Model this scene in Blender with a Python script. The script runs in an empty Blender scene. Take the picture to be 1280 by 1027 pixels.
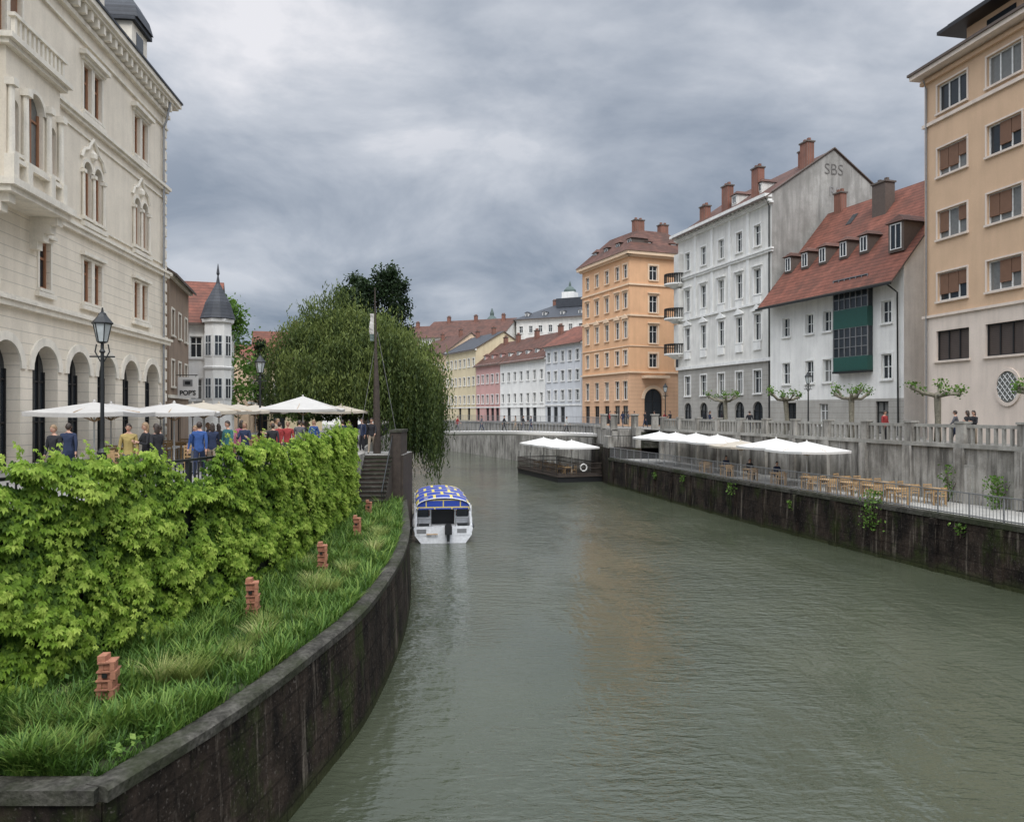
import bpy, math, random
import numpy as np
from mathutils import Vector, Matrix, noise as mn
random.seed(7); rng=np.random.default_rng(11)
scene=bpy.context.scene
COL=scene.collection
WATER=-6.8; QUAY=-4.4; LST=-2.1; RST=-1.7

# ---------------------------------------------------------------- materials
def new_mat(name):
    m=bpy.data.materials.new(name); m.use_nodes=True
    return m,m.node_tree,m.node_tree.nodes['Principled BSDF']
def coords(t,scale=(1,1,1),kind='Object'):
    tc=t.nodes.new('ShaderNodeTexCoord'); mp=t.nodes.new('ShaderNodeMapping')
    mp.inputs['Scale'].default_value=scale
    t.links.new(tc.outputs[kind],mp.inputs['Vector']); return mp.outputs[0]
def noise(t,scale,detail=4,msc=(1,1,1),rough=.55,dist=0):
    n=t.nodes.new('ShaderNodeTexNoise'); n.inputs['Scale'].default_value=scale
    n.inputs['Detail'].default_value=detail; n.inputs['Roughness'].default_value=rough; n.inputs['Distortion'].default_value=dist
    t.links.new(coords(t,msc),n.inputs['Vector']); return n.outputs['Fac']
def mrange(t,v,a,b,c,d):
    n=t.nodes.new('ShaderNodeMapRange'); n.inputs[1].default_value=a;n.inputs[2].default_value=b
    n.inputs[3].default_value=c;n.inputs[4].default_value=d; t.links.new(v,n.inputs[0]); return n.outputs[0]
def math_(t,op,a,b=None):
    n=t.nodes.new('ShaderNodeMath'); n.operation=op
    for i,v in enumerate((a,b)):
        if v is None: continue
        if isinstance(v,(int,float)): n.inputs[i].default_value=v
        else: t.links.new(v,n.inputs[i])
    return n.outputs[0]
def mix(t,fac,a,b,mode='MIX'):
    n=t.nodes.new('ShaderNodeMixRGB'); n.blend_type=mode
    for i,v in enumerate((fac,a,b)):
        if isinstance(v,(int,float)): n.inputs[i].default_value=v if i==0 else (v,v,v,1)
        elif isinstance(v,tuple): n.inputs[i].default_value=(*v,1)
        else: t.links.new(v,n.inputs[i])
    return n.outputs[0]
def bump(t,b,h,strength,dist=.05):
    n=t.nodes.new('ShaderNodeBump'); n.inputs['Strength'].default_value=strength; n.inputs['Distance'].default_value=dist
    t.links.new(h,n.inputs['Height']); t.links.new(n.outputs[0],b.inputs['Normal']); return n
def surf(name,col,var=.12,scale=1.2,rough=.85,streak=0,groove=0,stain=None,stainamt=0,bmp=.15,metal=0,rows=0,fine=14,spec=.35):
    m,t,b=new_mat(name)
    n1=mrange(t,noise(t,scale,5),.3,.7,1-var,1+var*.4)
    n2=mrange(t,noise(t,fine,3),.3,.7,1-var*.6,1+var*.3)
    c=mix(t,1,col,math_(t,'MULTIPLY',n1,n2),'MULTIPLY')
    if streak:
        s=mrange(t,noise(t,1.6,5,(1.6,1.6,.16)),.42,.75,0,streak)
        c=mix(t,s,c,tuple(x*.35 for x in col))
    if stain:
        s=mrange(t,noise(t,.55,7,(1,1,.7),.7),.45,.62,0,stainamt)
        c=mix(t,s,c,stain)
    h=noise(t,fine,4)
    if groove or rows:
        per=groove or rows
        sp=t.nodes.new('ShaderNodeSeparateXYZ'); t.links.new(coords(t),sp.inputs[0])
        fr=math_(t,'FRACT',math_(t,'DIVIDE',sp.outputs[2],per))
        if groove:
            g=math_(t,'LESS_THAN',fr,.07); c=mix(t,math_(t,'MULTIPLY',g,.45),c,tuple(x*.3 for x in col))
            h=math_(t,'SUBTRACT',h,math_(t,'MULTIPLY',g,2))
        else:
            c=mix(t,1,c,mrange(t,fr,0,1,.62,1.08),'MULTIPLY'); h=math_(t,'ADD',h,fr)
    t.links.new(c,b.inputs['Base Color']); b.inputs['Roughness'].default_value=rough; b.inputs['Metallic'].default_value=metal
    b.inputs['Specular IOR Level'].default_value=spec
    if bmp: bump(t,b,h,bmp,.03)
    return m
def plain(name,col,rough=.6,metal=0,spec=.5):
    m,t,b=new_mat(name)
    c=mix(t,1,col,mrange(t,noise(t,6,3),.3,.7,.85,1.08),'MULTIPLY')
    t.links.new(c,b.inputs['Base Color']); b.inputs['Roughness'].default_value=rough; b.inputs['Metallic'].default_value=metal
    return m
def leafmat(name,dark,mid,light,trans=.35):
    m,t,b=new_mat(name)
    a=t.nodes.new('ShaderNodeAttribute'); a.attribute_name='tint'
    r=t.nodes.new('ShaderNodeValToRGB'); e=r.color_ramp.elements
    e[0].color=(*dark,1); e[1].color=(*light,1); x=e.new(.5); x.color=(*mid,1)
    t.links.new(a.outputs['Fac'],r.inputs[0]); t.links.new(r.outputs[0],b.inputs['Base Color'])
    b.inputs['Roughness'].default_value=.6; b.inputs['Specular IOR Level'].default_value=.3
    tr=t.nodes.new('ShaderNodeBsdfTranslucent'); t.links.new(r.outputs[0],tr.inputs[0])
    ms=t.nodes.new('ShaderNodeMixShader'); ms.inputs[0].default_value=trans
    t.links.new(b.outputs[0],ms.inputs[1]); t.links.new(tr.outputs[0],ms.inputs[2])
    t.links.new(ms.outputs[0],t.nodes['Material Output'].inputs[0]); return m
def brickmat(name,c1,c2,mortar,scale=1,bw=.5,rh=.25,rough=.8,kind='Object'):
    m,t,b=new_mat(name); n=t.nodes.new('ShaderNodeTexBrick')
    n.inputs['Color1'].default_value=(*c1,1);n.inputs['Color2'].default_value=(*c2,1);n.inputs['Mortar'].default_value=(*mortar,1)
    n.inputs['Scale'].default_value=scale;n.inputs['Brick Width'].default_value=bw;n.inputs['Row Height'].default_value=rh;n.inputs['Mortar Size'].default_value=.012
    t.links.new(coords(t,(1,1,1),kind),n.inputs['Vector'])
    c=mix(t,1,n.outputs['Color'],mrange(t,noise(t,.8,6),.3,.7,.7,1.1),'MULTIPLY')
    t.links.new(c,b.inputs['Base Color']); b.inputs['Roughness'].default_value=rough; return m

M={}
M['glass']=plain('window_glass',(.025,.03,.035),.06)
M['glass2']=plain('window_glass_curtained',(.16,.16,.15),.12)
M['frame_w']=plain('white_frame',(.7,.7,.67),.5)
M['frame_b']=plain('brown_frame',(.28,.13,.065),.5)
M['dark']=plain('dark_metal',(.02,.022,.022),.45,.3)
M['black']=plain('black_paint',(.012,.012,.013),.5)
M['grey']=plain('grey_metal',(.3,.3,.3),.4,.6)
M['slate']=surf('slate_roof',(.055,.06,.07),.25,2,.6,rows=.25)
M['tile']=surf('clay_tile_roof',(.235,.085,.055),.4,1.5,.85,rows=.28,stain=(.11,.05,.035),stainamt=.7)
M['tile_d']=surf('old_tile_roof',(.15,.07,.05),.4,1.5,.85,rows=.28,stain=(.07,.04,.03),stainamt=.7)
M['brick']=brickmat('chimney_brick',(.26,.10,.065),(.18,.08,.05),(.2,.17,.15),4)
M['terra']=surf('terracotta_block',(.40,.18,.11),.35,4,.85,streak=.3)
M['cream']=surf('cream_stone',(.77,.69,.565),.10,.9,.85,streak=.18)
M['cream_g']=surf('cream_rusticated_stone',(.77,.69,.565),.10,.9,.85,streak=.18,groove=.42)
M['cream_t']=surf('cream_trim',(.79,.73,.62),.12,1.5,.8,streak=.28)
M['white_t']=surf('white_trim',(.78,.77,.73),.12,1.5,.8,streak=.25)
M['tan']=surf('tan_render',(.60,.415,.27),.07,.7,.9,streak=.10)
M['tan_l']=surf('pale_pink_render',(.68,.58,.49),.08,.8,.9,streak=.22)
M['white']=surf('white_render',(.78,.765,.72),.1,.8,.9,streak=.25)
M['whitegrey']=surf('pale_grey_render',(.70,.68,.63),.12,.9,.9,streak=.3)
M['stone_g']=surf('grey_ashlar',(.40,.38,.34),.15,.9,.9,streak=.3,groove=.4)
M['fire']=surf('bare_gable_render',(.37,.355,.325),.2,.5,.95,streak=.75,stain=(.20,.19,.17),stainamt=.7)
M['orange']=surf('orange_render',(.70,.415,.235),.08,.8,.9,streak=.14)
M['orange_g']=surf('orange_rusticated',(.64,.40,.25),.08,.8,.9,streak=.14,groove=.45)
M['orange_t']=surf('pale_orange_trim',(.74,.55,.38),.1,1,.9)
M['yellow']=surf('yellow_render',(.66,.56,.37),.1,.8,.9,streak=.2)
M['pink']=surf('pink_render',(.56,.33,.30),.1,.8,.9,streak=.2)
M['bluegrey']=surf('bluegrey_render',(.60,.61,.62),.1,.8,.9,streak=.2)
M['brown']=surf('brown_render',(.30,.22,.16),.15,.8,.9,streak=.3)
M['green_p']=plain('green_panel',(.013,.07,.055),.5)
M['blind']=surf('brown_blind',(.22,.12,.075),.1,3,.7,rows=.06)
M['shutter']=surf('dark_shutter',(.09,.07,.06),.1,3,.6,rows=.1)
M['copper']=plain('patinated_copper',(.07,.10,.09),.6)
M['concrete_l']=surf('pale_concrete',(.37,.355,.315),.25,2,.9,streak=.6,stain=(.2,.19,.165),stainamt=.6,bmp=.3)
M['coping']=surf('worn_coping',(.085,.08,.068),.6,3.5,.95,stain=(.028,.034,.016),stainamt=.8,bmp=.8,spec=.1)
def concretewall():
    m,t,b=new_mat('weathered_concrete')
    c=mix(t,mrange(t,noise(t,.7,8,(1,1,.6),.72),.38,.62,0,1),(.15,.138,.118),(.36,.34,.30))
    c=mix(t,mrange(t,noise(t,1.8,6,(1.3,1.3,.14)),.50,.66,0,.85),c,(.06,.055,.046))
    c=mix(t,mrange(t,noise(t,2.6,6,(1.5,1.5,.10)),.58,.70,0,.6),c,(.46,.44,.40))
    t.links.new(c,b.inputs['Base Color']); b.inputs['Roughness'].default_value=.92; bump(t,b,noise(t,9,7),.5,.04); return m
M['concrete']=concretewall()
def quaywall():
    m,t,b=new_mat('wet_dark_quay_stone')
    c=mix(t,mrange(t,noise(t,.9,9,(1,1,.5),.75),.42,.64,0,1),(.010,.008,.007),(.050,.037,.028))
    c=mix(t,mrange(t,noise(t,2.8,7,(1.4,1.4,.09),.65),.57,.66,0,.75),c,(.17,.145,.115))
    c=mix(t,mrange(t,noise(t,.8,7,(1,1,.6),.7),.52,.66,0,.8),c,(.030,.043,.010))
    c=mix(t,mrange(t,noise(t,18,6),.60,.68,0,.5),c,(.16,.14,.12))
    sp=t.nodes.new('ShaderNodeSeparateXYZ'); cb=t.nodes.new('ShaderNodeCombineXYZ'); tc=t.nodes.new('ShaderNodeTexCoord')
    t.links.new(tc.outputs['Object'],sp.inputs[0]); t.links.new(sp.outputs[1],cb.inputs[0]); t.links.new(sp.outputs[2],cb.inputs[1])
    wl=mrange(t,math_(t,'ADD',sp.outputs[2],math_(t,'MULTIPLY',noise(t,1.5,5),.6)),-6.4,-6.1,.8,0)
    c=mix(t,wl,c,(.035,.042,.016))
    w=t.nodes.new('ShaderNodeTexBrick'); w.inputs['Scale'].default_value=1; w.inputs['Brick Width'].default_value=1.2; w.inputs['Row Height'].default_value=.6
    w.inputs['Mortar Size'].default_value=.02
    w.inputs['Color1'].default_value=(1,1,1,1);w.inputs['Color2'].default_value=(.65,.65,.65,1);w.inputs['Mortar'].default_value=(.4,.4,.4,1)
    t.links.new(cb.outputs[0],w.inputs['Vector'])
    c=mix(t,.75,c,w.outputs['Color'],'MULTIPLY')
    t.links.new(c,b.inputs['Base Color']); b.inputs['Roughness'].default_value=.8; b.inputs['Specular IOR Level'].default_value=.12
    h=math_(t,'ADD',noise(t,6,7),w.outputs['Fac']); bump(t,b,h,.8,.06); return m
M['quay']=quaywall()
M['pave']=brickmat('stone_paving',(.28,.265,.24),(.22,.21,.19),(.12,.115,.1),1,.6,.4)
M['soil']=surf('soil',(.035,.045,.016),.4,3,.95)
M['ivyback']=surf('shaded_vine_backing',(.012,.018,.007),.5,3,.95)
M['bark']=surf('bark',(.09,.07,.05),.4,5,.95,bmp=.8)
M['barkp']=surf('plane_bark',(.22,.20,.15),.4,5,.95,bmp=.6)
M['wood']=surf('weathered_wood',(.065,.05,.040),.3,4,.8,streak=.4)
M['woody']=surf('pale_wood',(.42,.27,.13),.2,6,.6)
M['canvas']=surf('white_canvas',(.68,.66,.62),.06,1.5,.8,bmp=.1)
M['canvas_g']=surf('offwhite_canvas',(.50,.48,.445),.08,1.5,.8,bmp=.1)
M['canvas_b']=surf('beige_canvas',(.46,.41,.33),.08,1.5,.8,bmp=.1)
M['hull']=plain('white_gelcoat',(.72,.73,.74),.25)
M['red']=plain('red_plastic',(.5,.04,.03),.4)
M['lampglass']=plain('lamp_glass',(.42,.45,.44),.1)
M['skin']=plain('skin',(.50,.29,.20),.55)
M['hair']=plain('dark_hair',(.035,.022,.015),.6)
M['hair2']=plain('fair_hair',(.26,.17,.09),.6)
M['shoe']=plain('shoes',(.03,.028,.026),.6)
M['vine']=leafmat('vine_leaves',(.045,.105,.008),(.20,.33,.028),(.44,.56,.10),.42)
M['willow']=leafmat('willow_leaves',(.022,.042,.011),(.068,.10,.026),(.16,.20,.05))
M['treedark']=leafmat('dark_foliage',(.008,.018,.007),(.020,.040,.013),(.045,.075,.022))
M['treelight']=leafmat('light_foliage',(.04,.09,.012),(.09,.18,.025),(.17,.27,.05))
M['grass']=leafmat('grass_blades',(.03,.07,.012),(.085,.175,.025),(.22,.31,.065),.3)
M['tuss']=leafmat('tussock_blades',(.12,.17,.03),(.26,.31,.08),(.48,.46,.20),.3)
def boatcanvas(name,vert):
    m,t,b=new_mat(name)
    tc=t.nodes.new('ShaderNodeTexCoord'); sp=t.nodes.new('ShaderNodeSeparateXYZ'); cb=t.nodes.new('ShaderNodeCombineXYZ')
    t.links.new(tc.outputs['Object'],sp.inputs[0]); t.links.new(sp.outputs[0],cb.inputs[0]); t.links.new(sp.outputs[2 if vert else 1],cb.inputs[1])
    n=t.nodes.new('ShaderNodeTexBrick'); n.inputs['Scale'].default_value=1; n.inputs['Brick Width'].default_value=.9; n.inputs['Row Height'].default_value=.42 if vert else 1.5
    n.inputs['Mortar Size'].default_value=.03 if vert else .08
    n.inputs['Color1'].default_value=(.015,.045,.30,1);n.inputs['Color2'].default_value=(.02,.06,.36,1);n.inputs['Mortar'].default_value=(.62,.50,.12,1)
    t.links.new(cb.outputs[0],n.inputs['Vector'])
    v=t.nodes.new('ShaderNodeTexVoronoi'); v.inputs['Scale'].default_value=.8; t.links.new(cb.outputs[0],v.inputs['Vector'])
    c=mix(t,math_(t,'LESS_THAN',v.outputs['Distance'],.24),n.outputs['Color'],(.70,.58,.22))
    t.links.new(c,b.inputs['Base Color']); b.inputs['Roughness'].default_value=.55; return m
M['boatcanvas']=boatcanvas('blue_boat_canvas',False); M['boatvalance']=boatcanvas('blue_boat_valance',True)

# ---------------------------------------------------------------- builders
class B:
    def __init__(s,name,loc=(0,0,0),mats=None):
        s.name=name; s.loc=Vector(loc); s.parts={}; s.mats=mats or {}
    def p(s,k): return s.parts.setdefault(k,([],[]))
    def face(s,k,pts):
        V,F=s.p(k); n=len(V); V.extend([tuple(q) for q in pts]); F.append(tuple(range(n,n+len(pts))))
    def box(s,k,o,a,b,c):
        o,a,b,c=Vector(o),Vector(a),Vector(b),Vector(c); V,F=s.p(k); n=len(V)
        V.extend([tuple(q) for q in (o,o+a,o+a+b,o+b,o+c,o+a+c,o+a+b+c,o+b+c)])
        F.extend([tuple(n+i for i in f) for f in ((0,3,2,1),(4,5,6,7),(0,1,5,4),(1,2,6,5),(2,3,7,6),(3,0,4,7))])
    def cb(s,k,c,size,ang=0):
        sx,sy,sz=size; ca,sa=math.cos(ang),math.sin(ang)
        a=Vector((ca*sx,sa*sx,0)); b=Vector((-sa*sy,ca*sy,0)); cc=Vector((0,0,sz))
        s.box(k,Vector(c)-a/2-b/2-cc/2,a,b,cc)
    def ring(s,k,rings,cap=True):
        V,F=s.p(k); n0=len(V); m=len(rings[0])
        for r in rings: V.extend([tuple(q) for q in r])
        for i in range(len(rings)-1):
            for j in range(m):
                a=n0+i*m+j; b_=n0+i*m+(j+1)%m; F.append((a,b_,b_+m,a+m))
        if cap: F.append(tuple(n0+j for j in reversed(range(m)))); F.append(tuple(n0+(len(rings)-1)*m+j for j in range(m)))
    def tube(s,k,pts,radii,n=8,cap=True):
        pts=[Vector(p) for p in pts]; rings=[]
        for i,p in enumerate(pts):
            d=(pts[min(i+1,len(pts)-1)]-pts[max(i-1,0)]).normalized()
            x=d.orthogonal() if abs(d.z)<.95 else Vector((1,0,0)); x=(x-d*x.dot(d)).normalized(); y=d.cross(x)
            rings.append([p+(x*math.cos(2*math.pi*j/n)+y*math.sin(2*math.pi*j/n))*radii[i] for j in range(n)])
        s.ring(k,rings,cap)
    def lathe(s,k,c,prof,n=12):
        c=Vector(c); s.ring(k,[[c+Vector((r*math.cos(2*math.pi*j/n),r*math.sin(2*math.pi*j/n),z)) for j in range(n)] for r,z in prof])
    def sweep(s,k,pts,prof,close=True):
        rings=[]
        P=[Vector((p[0],p[1],0)) for p in pts]
        for i,p in enumerate(P):
            d=(P[min(i+1,len(P)-1)]-P[max(i-1,0)]).normalized(); nrm=Vector((d.y,-d.x,0))
            zz=pts[i][2] if len(pts[i])>2 else 0
            rings.append([p+nrm*a+Vector((0,0,z+zz)) for a,z in prof])
        s.ring(k,rings)
    def mesh(s,keys=None):
        keys=list(s.parts); V=[];F=[];mi=[]
        for i,k in enumerate(keys):
            v,f=s.parts[k]; n=len(V); V+= [tuple(Vector(q)-s.loc) for q in v]; F+=[tuple(n+j for j in g) for g in f]; mi+=[i]*len(f)
        me=bpy.data.meshes.new(s.name); me.from_pydata(V,[],F)
        for k in keys: me.materials.append(s.mats.get(k) or M[k])
        me.polygons.foreach_set('material_index',mi); me.update(); return me
    def done(s,smooth=False):
        me=s.mesh(); o=bpy.data.objects.new(s.name,me); o.location=s.loc; COL.objects.link(o)
        if smooth: me.polygons.foreach_set('use_smooth',[True]*len(me.polygons))
        return o
    def group(s):
        e=bpy.data.objects.new(s.name,None); e.location=s.loc; e.empty_display_size=.5; COL.objects.link(e)
        for k,(v,f) in s.parts.items():
            me=bpy.data.meshes.new(k); me.from_pydata([tuple(Vector(q)-s.loc) for q in v],[],f); me.update()
            me.materials.append(s.mats.get(k) or M[k]); o=bpy.data.objects.new(k,me); o.parent=e; COL.objects.link(o)
        return e
def inst(name,me,loc,rz=0,sc=1):
    o=bpy.data.objects.new(name,me); o.location=loc; o.rotation_euler=(0,0,rz); o.scale=(sc,sc,sc) if isinstance(sc,(int,float)) else sc
    COL.objects.link(o); return o
def catmull(pts,step=1.0):
    P=[np.array(p,float) for p in pts]; P=[2*P[0]-P[1]]+P+[2*P[-1]-P[-2]]; out=[]
    for i in range(1,len(P)-2):
        n=max(2,int(np.linalg.norm(P[i+1]-P[i])/step))
        for k in range(n):
            t=k/n; a,b,c,d=P[i-1:i+3]
            out.append(tuple(.5*((2*b)+(c-a)*t+(2*a-5*b+4*c-d)*t*t+(3*b-a-3*c+d)*t**3)))
    out.append(tuple(P[-2])); return out

class Fac:
    def __init__(s,b,p0,p1,flip=False):
        s.b=b; s.o=Vector((*p0,0)); d=Vector((p1[0]-p0[0],p1[1]-p0[1],0)); s.L=d.length; s.d=d.normalized()
        s.n=Vector((s.d.y,-s.d.x,0))*(-1 if flip else 1)
    def P(s,u,z,d=0): q=s.o+s.d*u+s.n*d; return Vector((q.x,q.y,z))
    def box(s,k,u0,u1,z0,z1,d0,d1): s.b.box(k,s.P(u0,z0,d0),s.d*(u1-u0),s.n*(d1-d0),Vector((0,0,z1-z0)))
    def band(s,k,z0,z1,d1,u0=None,u1=None):
        s.box(k,(-d1*.9 if u0 is None else u0),(s.L+d1*.9 if u1 is None else u1),z0,z1,-.05,d1)
    def wall(s,k,z0,z1,wins,u0=0,u1=None,reveal=.2):
        u1=s.L if u1 is None else u1
        R=[(w['u']-w['w']/2,w['u']+w['w']/2,w['z0'],w['z1'],w) for w in wins]
        us=sorted({u0,u1}|{r[0] for r in R}|{r[1] for r in R}); zs=sorted({z0,z1}|{r[2] for r in R}|{r[3] for r in R})
        us=[u for u in us if u0<=u<=u1]; zs=[z for z in zs if z0<=z<=z1]
        for a,c in zip(us,us[1:]):
            for e,f in zip(zs,zs[1:]):
                cu,cz=(a+c)/2,(e+f)/2
                if any(r[0]<cu<r[1] and r[2]<cz<r[3] for r in R): continue
                s.b.face(k,[s.P(a,e),s.P(c,e),s.P(c,f),s.P(a,f)])
        for r in R: s.window(k,*r,reveal)
    def window(s,k,a,c,e,f,w,rv):
        b=s.b; rv=w.get('reveal',rv); arch=w.get('arch'); fk=w.get('frame','frame_w'); fw=w.get('fw',.07)
        pts=[]
        if arch:
            r=(c-a)/2; sp=f-r; n=12
            pts=[((a+c)/2-r*math.cos(math.pi*i/n),sp+r*math.sin(math.pi*i/n)) for i in range(n+1)]
            for (x0,y0),(x1,y1) in zip(pts,pts[1:]):
                b.face(k,[s.P(x0,y0),s.P(x1,y1),s.P(x1,f),s.P(x0,f)]); b.face(k,[s.P(x0,y0),s.P(x1,y1),s.P(x1,y1,-rv),s.P(x0,y0,-rv)])
                if w.get('voussoir'):
                    t=w['voussoir']; m=lambda x,y,g:((a+c)/2+(x-(a+c)/2)*g, sp+(y-sp)*g)
                    g=1+t/r; q=[m(x0,y0,1.0),m(x1,y1,1.0),m(x1,y1,g),m(x0,y0,g)]
                    b.face('trim',[s.P(*p_,.07) for p_ in q]); b.face('trim',[s.P(*q[2],.07),s.P(*q[3],.07),s.P(*q[3],0),s.P(*q[2],0)])
                    b.face('trim',[s.P(*q[0],.07),s.P(*q[1],.07),s.P(*q[1],0),s.P(*q[0],0)])
        else:
            sp=f; b.face(k,[s.P(a,f),s.P(c,f),s.P(c,f,-rv),s.P(a,f,-rv)])
        for x in (a,c): b.face(k,[s.P(x,e),s.P(x,sp),s.P(x,sp,-rv),s.P(x,e,-rv)])
        b.face(k,[s.P(a,e),s.P(c,e),s.P(c,e,-rv),s.P(a,e,-rv)])
        gk=w.get('glass') or ('glass2' if random.random()<.3 else 'glass')
        b.face(gk,[s.P(a-.02,e-.02,-rv),s.P(c+.02,e-.02,-rv),s.P(c+.02,f,-rv),s.P(a-.02,f,-rv)])
        d0,d1=-rv+.005,-rv+.07
        s.box(fk,a,a+fw,e,sp,d0,d1); s.box(fk,c-fw,c,e,sp,d0,d1); s.box(fk,a+fw,c-fw,e,e+fw,d0,d1)
        if not arch: s.box(fk,a+fw,c-fw,f-fw,f,d0,d1)
        nx=w.get('nx',2)
        for i in range(1,nx):
            x=a+(c-a)*i/nx; s.box(fk,x-fw*.5,x+fw*.5,e+fw,f-fw,d0,d1-.01)
        for fr in w.get('nz',(.66,)):
            z=e+(f-e)*fr; s.box(fk,a+fw,c-fw,z-fw*.4,z+fw*.4,d0,d1-.02)
        if w.get('blind'):
            s.box('blind',a+fw,c-fw,f-(f-e)*w['blind'],f-fw,d0-.003,d1+.01)
        if w.get('sill',1): s.box('trim',a-.12,c+.12,e-.12,e-.003,-.05,.13)
        sr=w.get('sur',0)
        if sr:
            s.box('trim',a-sr,a-.003,e,sp,-.03,.05); s.box('trim',c+.003,c+sr,e,sp,-.03,.05)
            if not arch: s.box('trim',a-sr,c+sr,f+.003,f+sr,-.03,.055)
        h=w.get('hood')
        if h=='flat': s.box('trim',a-.25,c+.25,f+.22,f+.36,-.05,.22); s.box('trim',a-.15,c+.15,f+.14,f+.217,-.05,.12)
        if h=='tri':
            z=f+.25; s.box('trim',a-.25,c+.25,z,z+.1,-.05,.2); m=(a+c)/2
            for d in (0.18,): b.face('trim',[s.P(a-.25,z+.1,d),s.P(c+.25,z+.1,d),s.P(m,z+.55,d)])
            b.face('trim',[s.P(a-.25,z+.1,.18),s.P(m,z+.55,.18),s.P(m,z+.55,0),s.P(a-.25,z+.1,0)]); b.face('trim',[s.P(c+.25,z+.1,.18),s.P(m,z+.55,.18),s.P(m,z+.55,0),s.P(c+.25,z+.1,0)])
    def shell(s,k,z0,z1,D):
        q=[s.P(0,0,0),s.P(0,0,-D),s.P(s.L,0,-D),s.P(s.L,0,0)]
        for i in range(3):
            a,c=q[i],q[i+1]; s.b.face(k,[(a.x,a.y,z0),(c.x,c.y,z0),(c.x,c.y,z1),(a.x,a.y,z1)])
    def gable_roof(s,k,wk,z,D,rise,over=.5,side=.25,th=.16):
        b=s.b; sl=rise/(D/2); A=[-side,s.L+side]
        for sg in (0,1):
            f=(lambda d:-d) if not sg else (lambda d:-(D-d))
            o=[s.P(A[0],z-over*sl,f(-over)),s.P(A[1],z-over*sl,f(-over)),s.P(A[1],z+rise,f(D/2)),s.P(A[0],z+rise,f(D/2))]
            up=Vector((0,0,th)); b.face(k,[p+up for p in o]); b.face('eave',o)
            for i in (0,1,3): b.face('eave',[o[i],o[(i+1)%4],o[(i+1)%4]+up,o[i]+up])
        for u in (0,s.L): b.face(wk,[s.P(u,z,0),s.P(u,z,-D),s.P(u,z+rise,-D/2)])
    def hip_roof(s,k,z,D,rise,over=.6,inset=None):
        b=s.b; i=inset if inset is not None else D*.45
        q=[s.P(-over,z,over),s.P(s.L+over,z,over),s.P(s.L+over,z,-D-over),s.P(-over,z,-D-over)]
        r=[s.P(i,z+rise,-i if i<D/2 else -D/2),s.P(s.L-i,z+rise,-i if i<D/2 else -D/2),s.P(s.L-i,z+rise,-D+i if i<D/2 else -D/2),s.P(i,z+rise,-D+i if i<D/2 else -D/2)]
        for j in range(4): b.face(k,[q[j],q[(j+1)%4],r[(j+1)%4],r[j]])
        b.face(k,r); b.face('eave',q)
        dn=Vector((0,0,-.2))
        for j in range(4): b.face('eave',[q[j],q[(j+1)%4],q[(j+1)%4]+dn,q[j]+dn])
        b.face('eave',[p+dn for p in q])
    def dormer(s,u,z,d,w=1,h=1.3,rk='roof',dep=2.2,wk='walls',pitch=.45):
        s.box(wk,u-w/2,u+w/2,z,z+h,d-dep,d)
        s.box('glass',u-w*.32,u+w*.32,z+.25,z+h-.15,d,d+.02)
        for x in (u-w*.36,u-.03,u+w*.32): s.box('frame_w',x,x+.06,z+.2,z+h-.1,d+.0,d+.05)
        s.box('frame_w',u-w*.36,u+w*.38,z+h-.16,z+h-.1,d,d+.055); s.box('frame_w',u-w*.36,u+w*.38,z+.17,z+.23,d,d+.055)
        o=.15; zz=z+h
        a=[s.P(u-w/2-o,zz,d+o),s.P(u+w/2+o,zz,d+o),s.P(u+w/2+o,zz,d-dep),s.P(u-w/2-o,zz,d-dep)]
        t=[s.P(u,zz+w*pitch,d-.25),s.P(u,zz+w*pitch,d-dep)]
        s.b.face(rk,[a[0],a[1],t[0]]); s.b.face(rk,[a[1],a[2],t[1],t[0]]); s.b.face(rk,[a[3],a[0],t[0],t[1]]); s.b.face('eave',[p-Vector((0,0,.02)) for p in a])
    def chimney(s,u,d,z0,z1,w=.8,dd=.6,k='brick'):
        s.box(k,u-w/2,u+w/2,z0,z1,d-dd/2,d+dd/2); s.box('capstone',u-w/2-.08,u+w/2+.08,z1,z1+.12,d-dd/2-.08,d+dd/2+.08)
        for x in (u-w*.25,u+w*.25): s.box(k,x-.12,x+.12,z1+.12,z1+.4,d-.12,d+.12)
M['eave']=plain('eave_wood',(.10,.075,.06),.7)
M['capstone']=plain('sooty_capstone',(.12,.10,.085),.9)

# ---------------------------------------------------------------- layout lines
ivy_line=catmull([(-11.5,-6),(-9.6,3),(-8.1,8.5),(-7.4,10.6),(-6.9,12.7),(-6.3,16.7),(-6.15,22),(-6.5,28),(-6.8,32)],.5)
curb=catmull([(-4.72,8.8),(-4.55,9.4),(-4.04,11.3),(-3.58,14.2),(-3.27,17.2),(-3.33,22.6),(-3.8,27.9),(-4.6,33.4),(-6.2,44),(-8.3,60),(-11.3,85),(-16,110),(-30,140),(-80,190),(-300,330)],.5)
prom2=catmull([(-7.1,36.6),(-8.4,44),(-10.2,60),(-13,85),(-17.6,110),(-31,142),(-80,193),(-300,334)],1.)
cx=lambda y: float(np.interp(y,[p[1] for p in curb],[p[0] for p in curb]))
ix=lambda y: float(np.interp(y,[p[1] for p in ivy_line]+[36.6,44,60],[p[0] for p in ivy_line]+[-7.1,-8.4,-10.2]))

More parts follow.
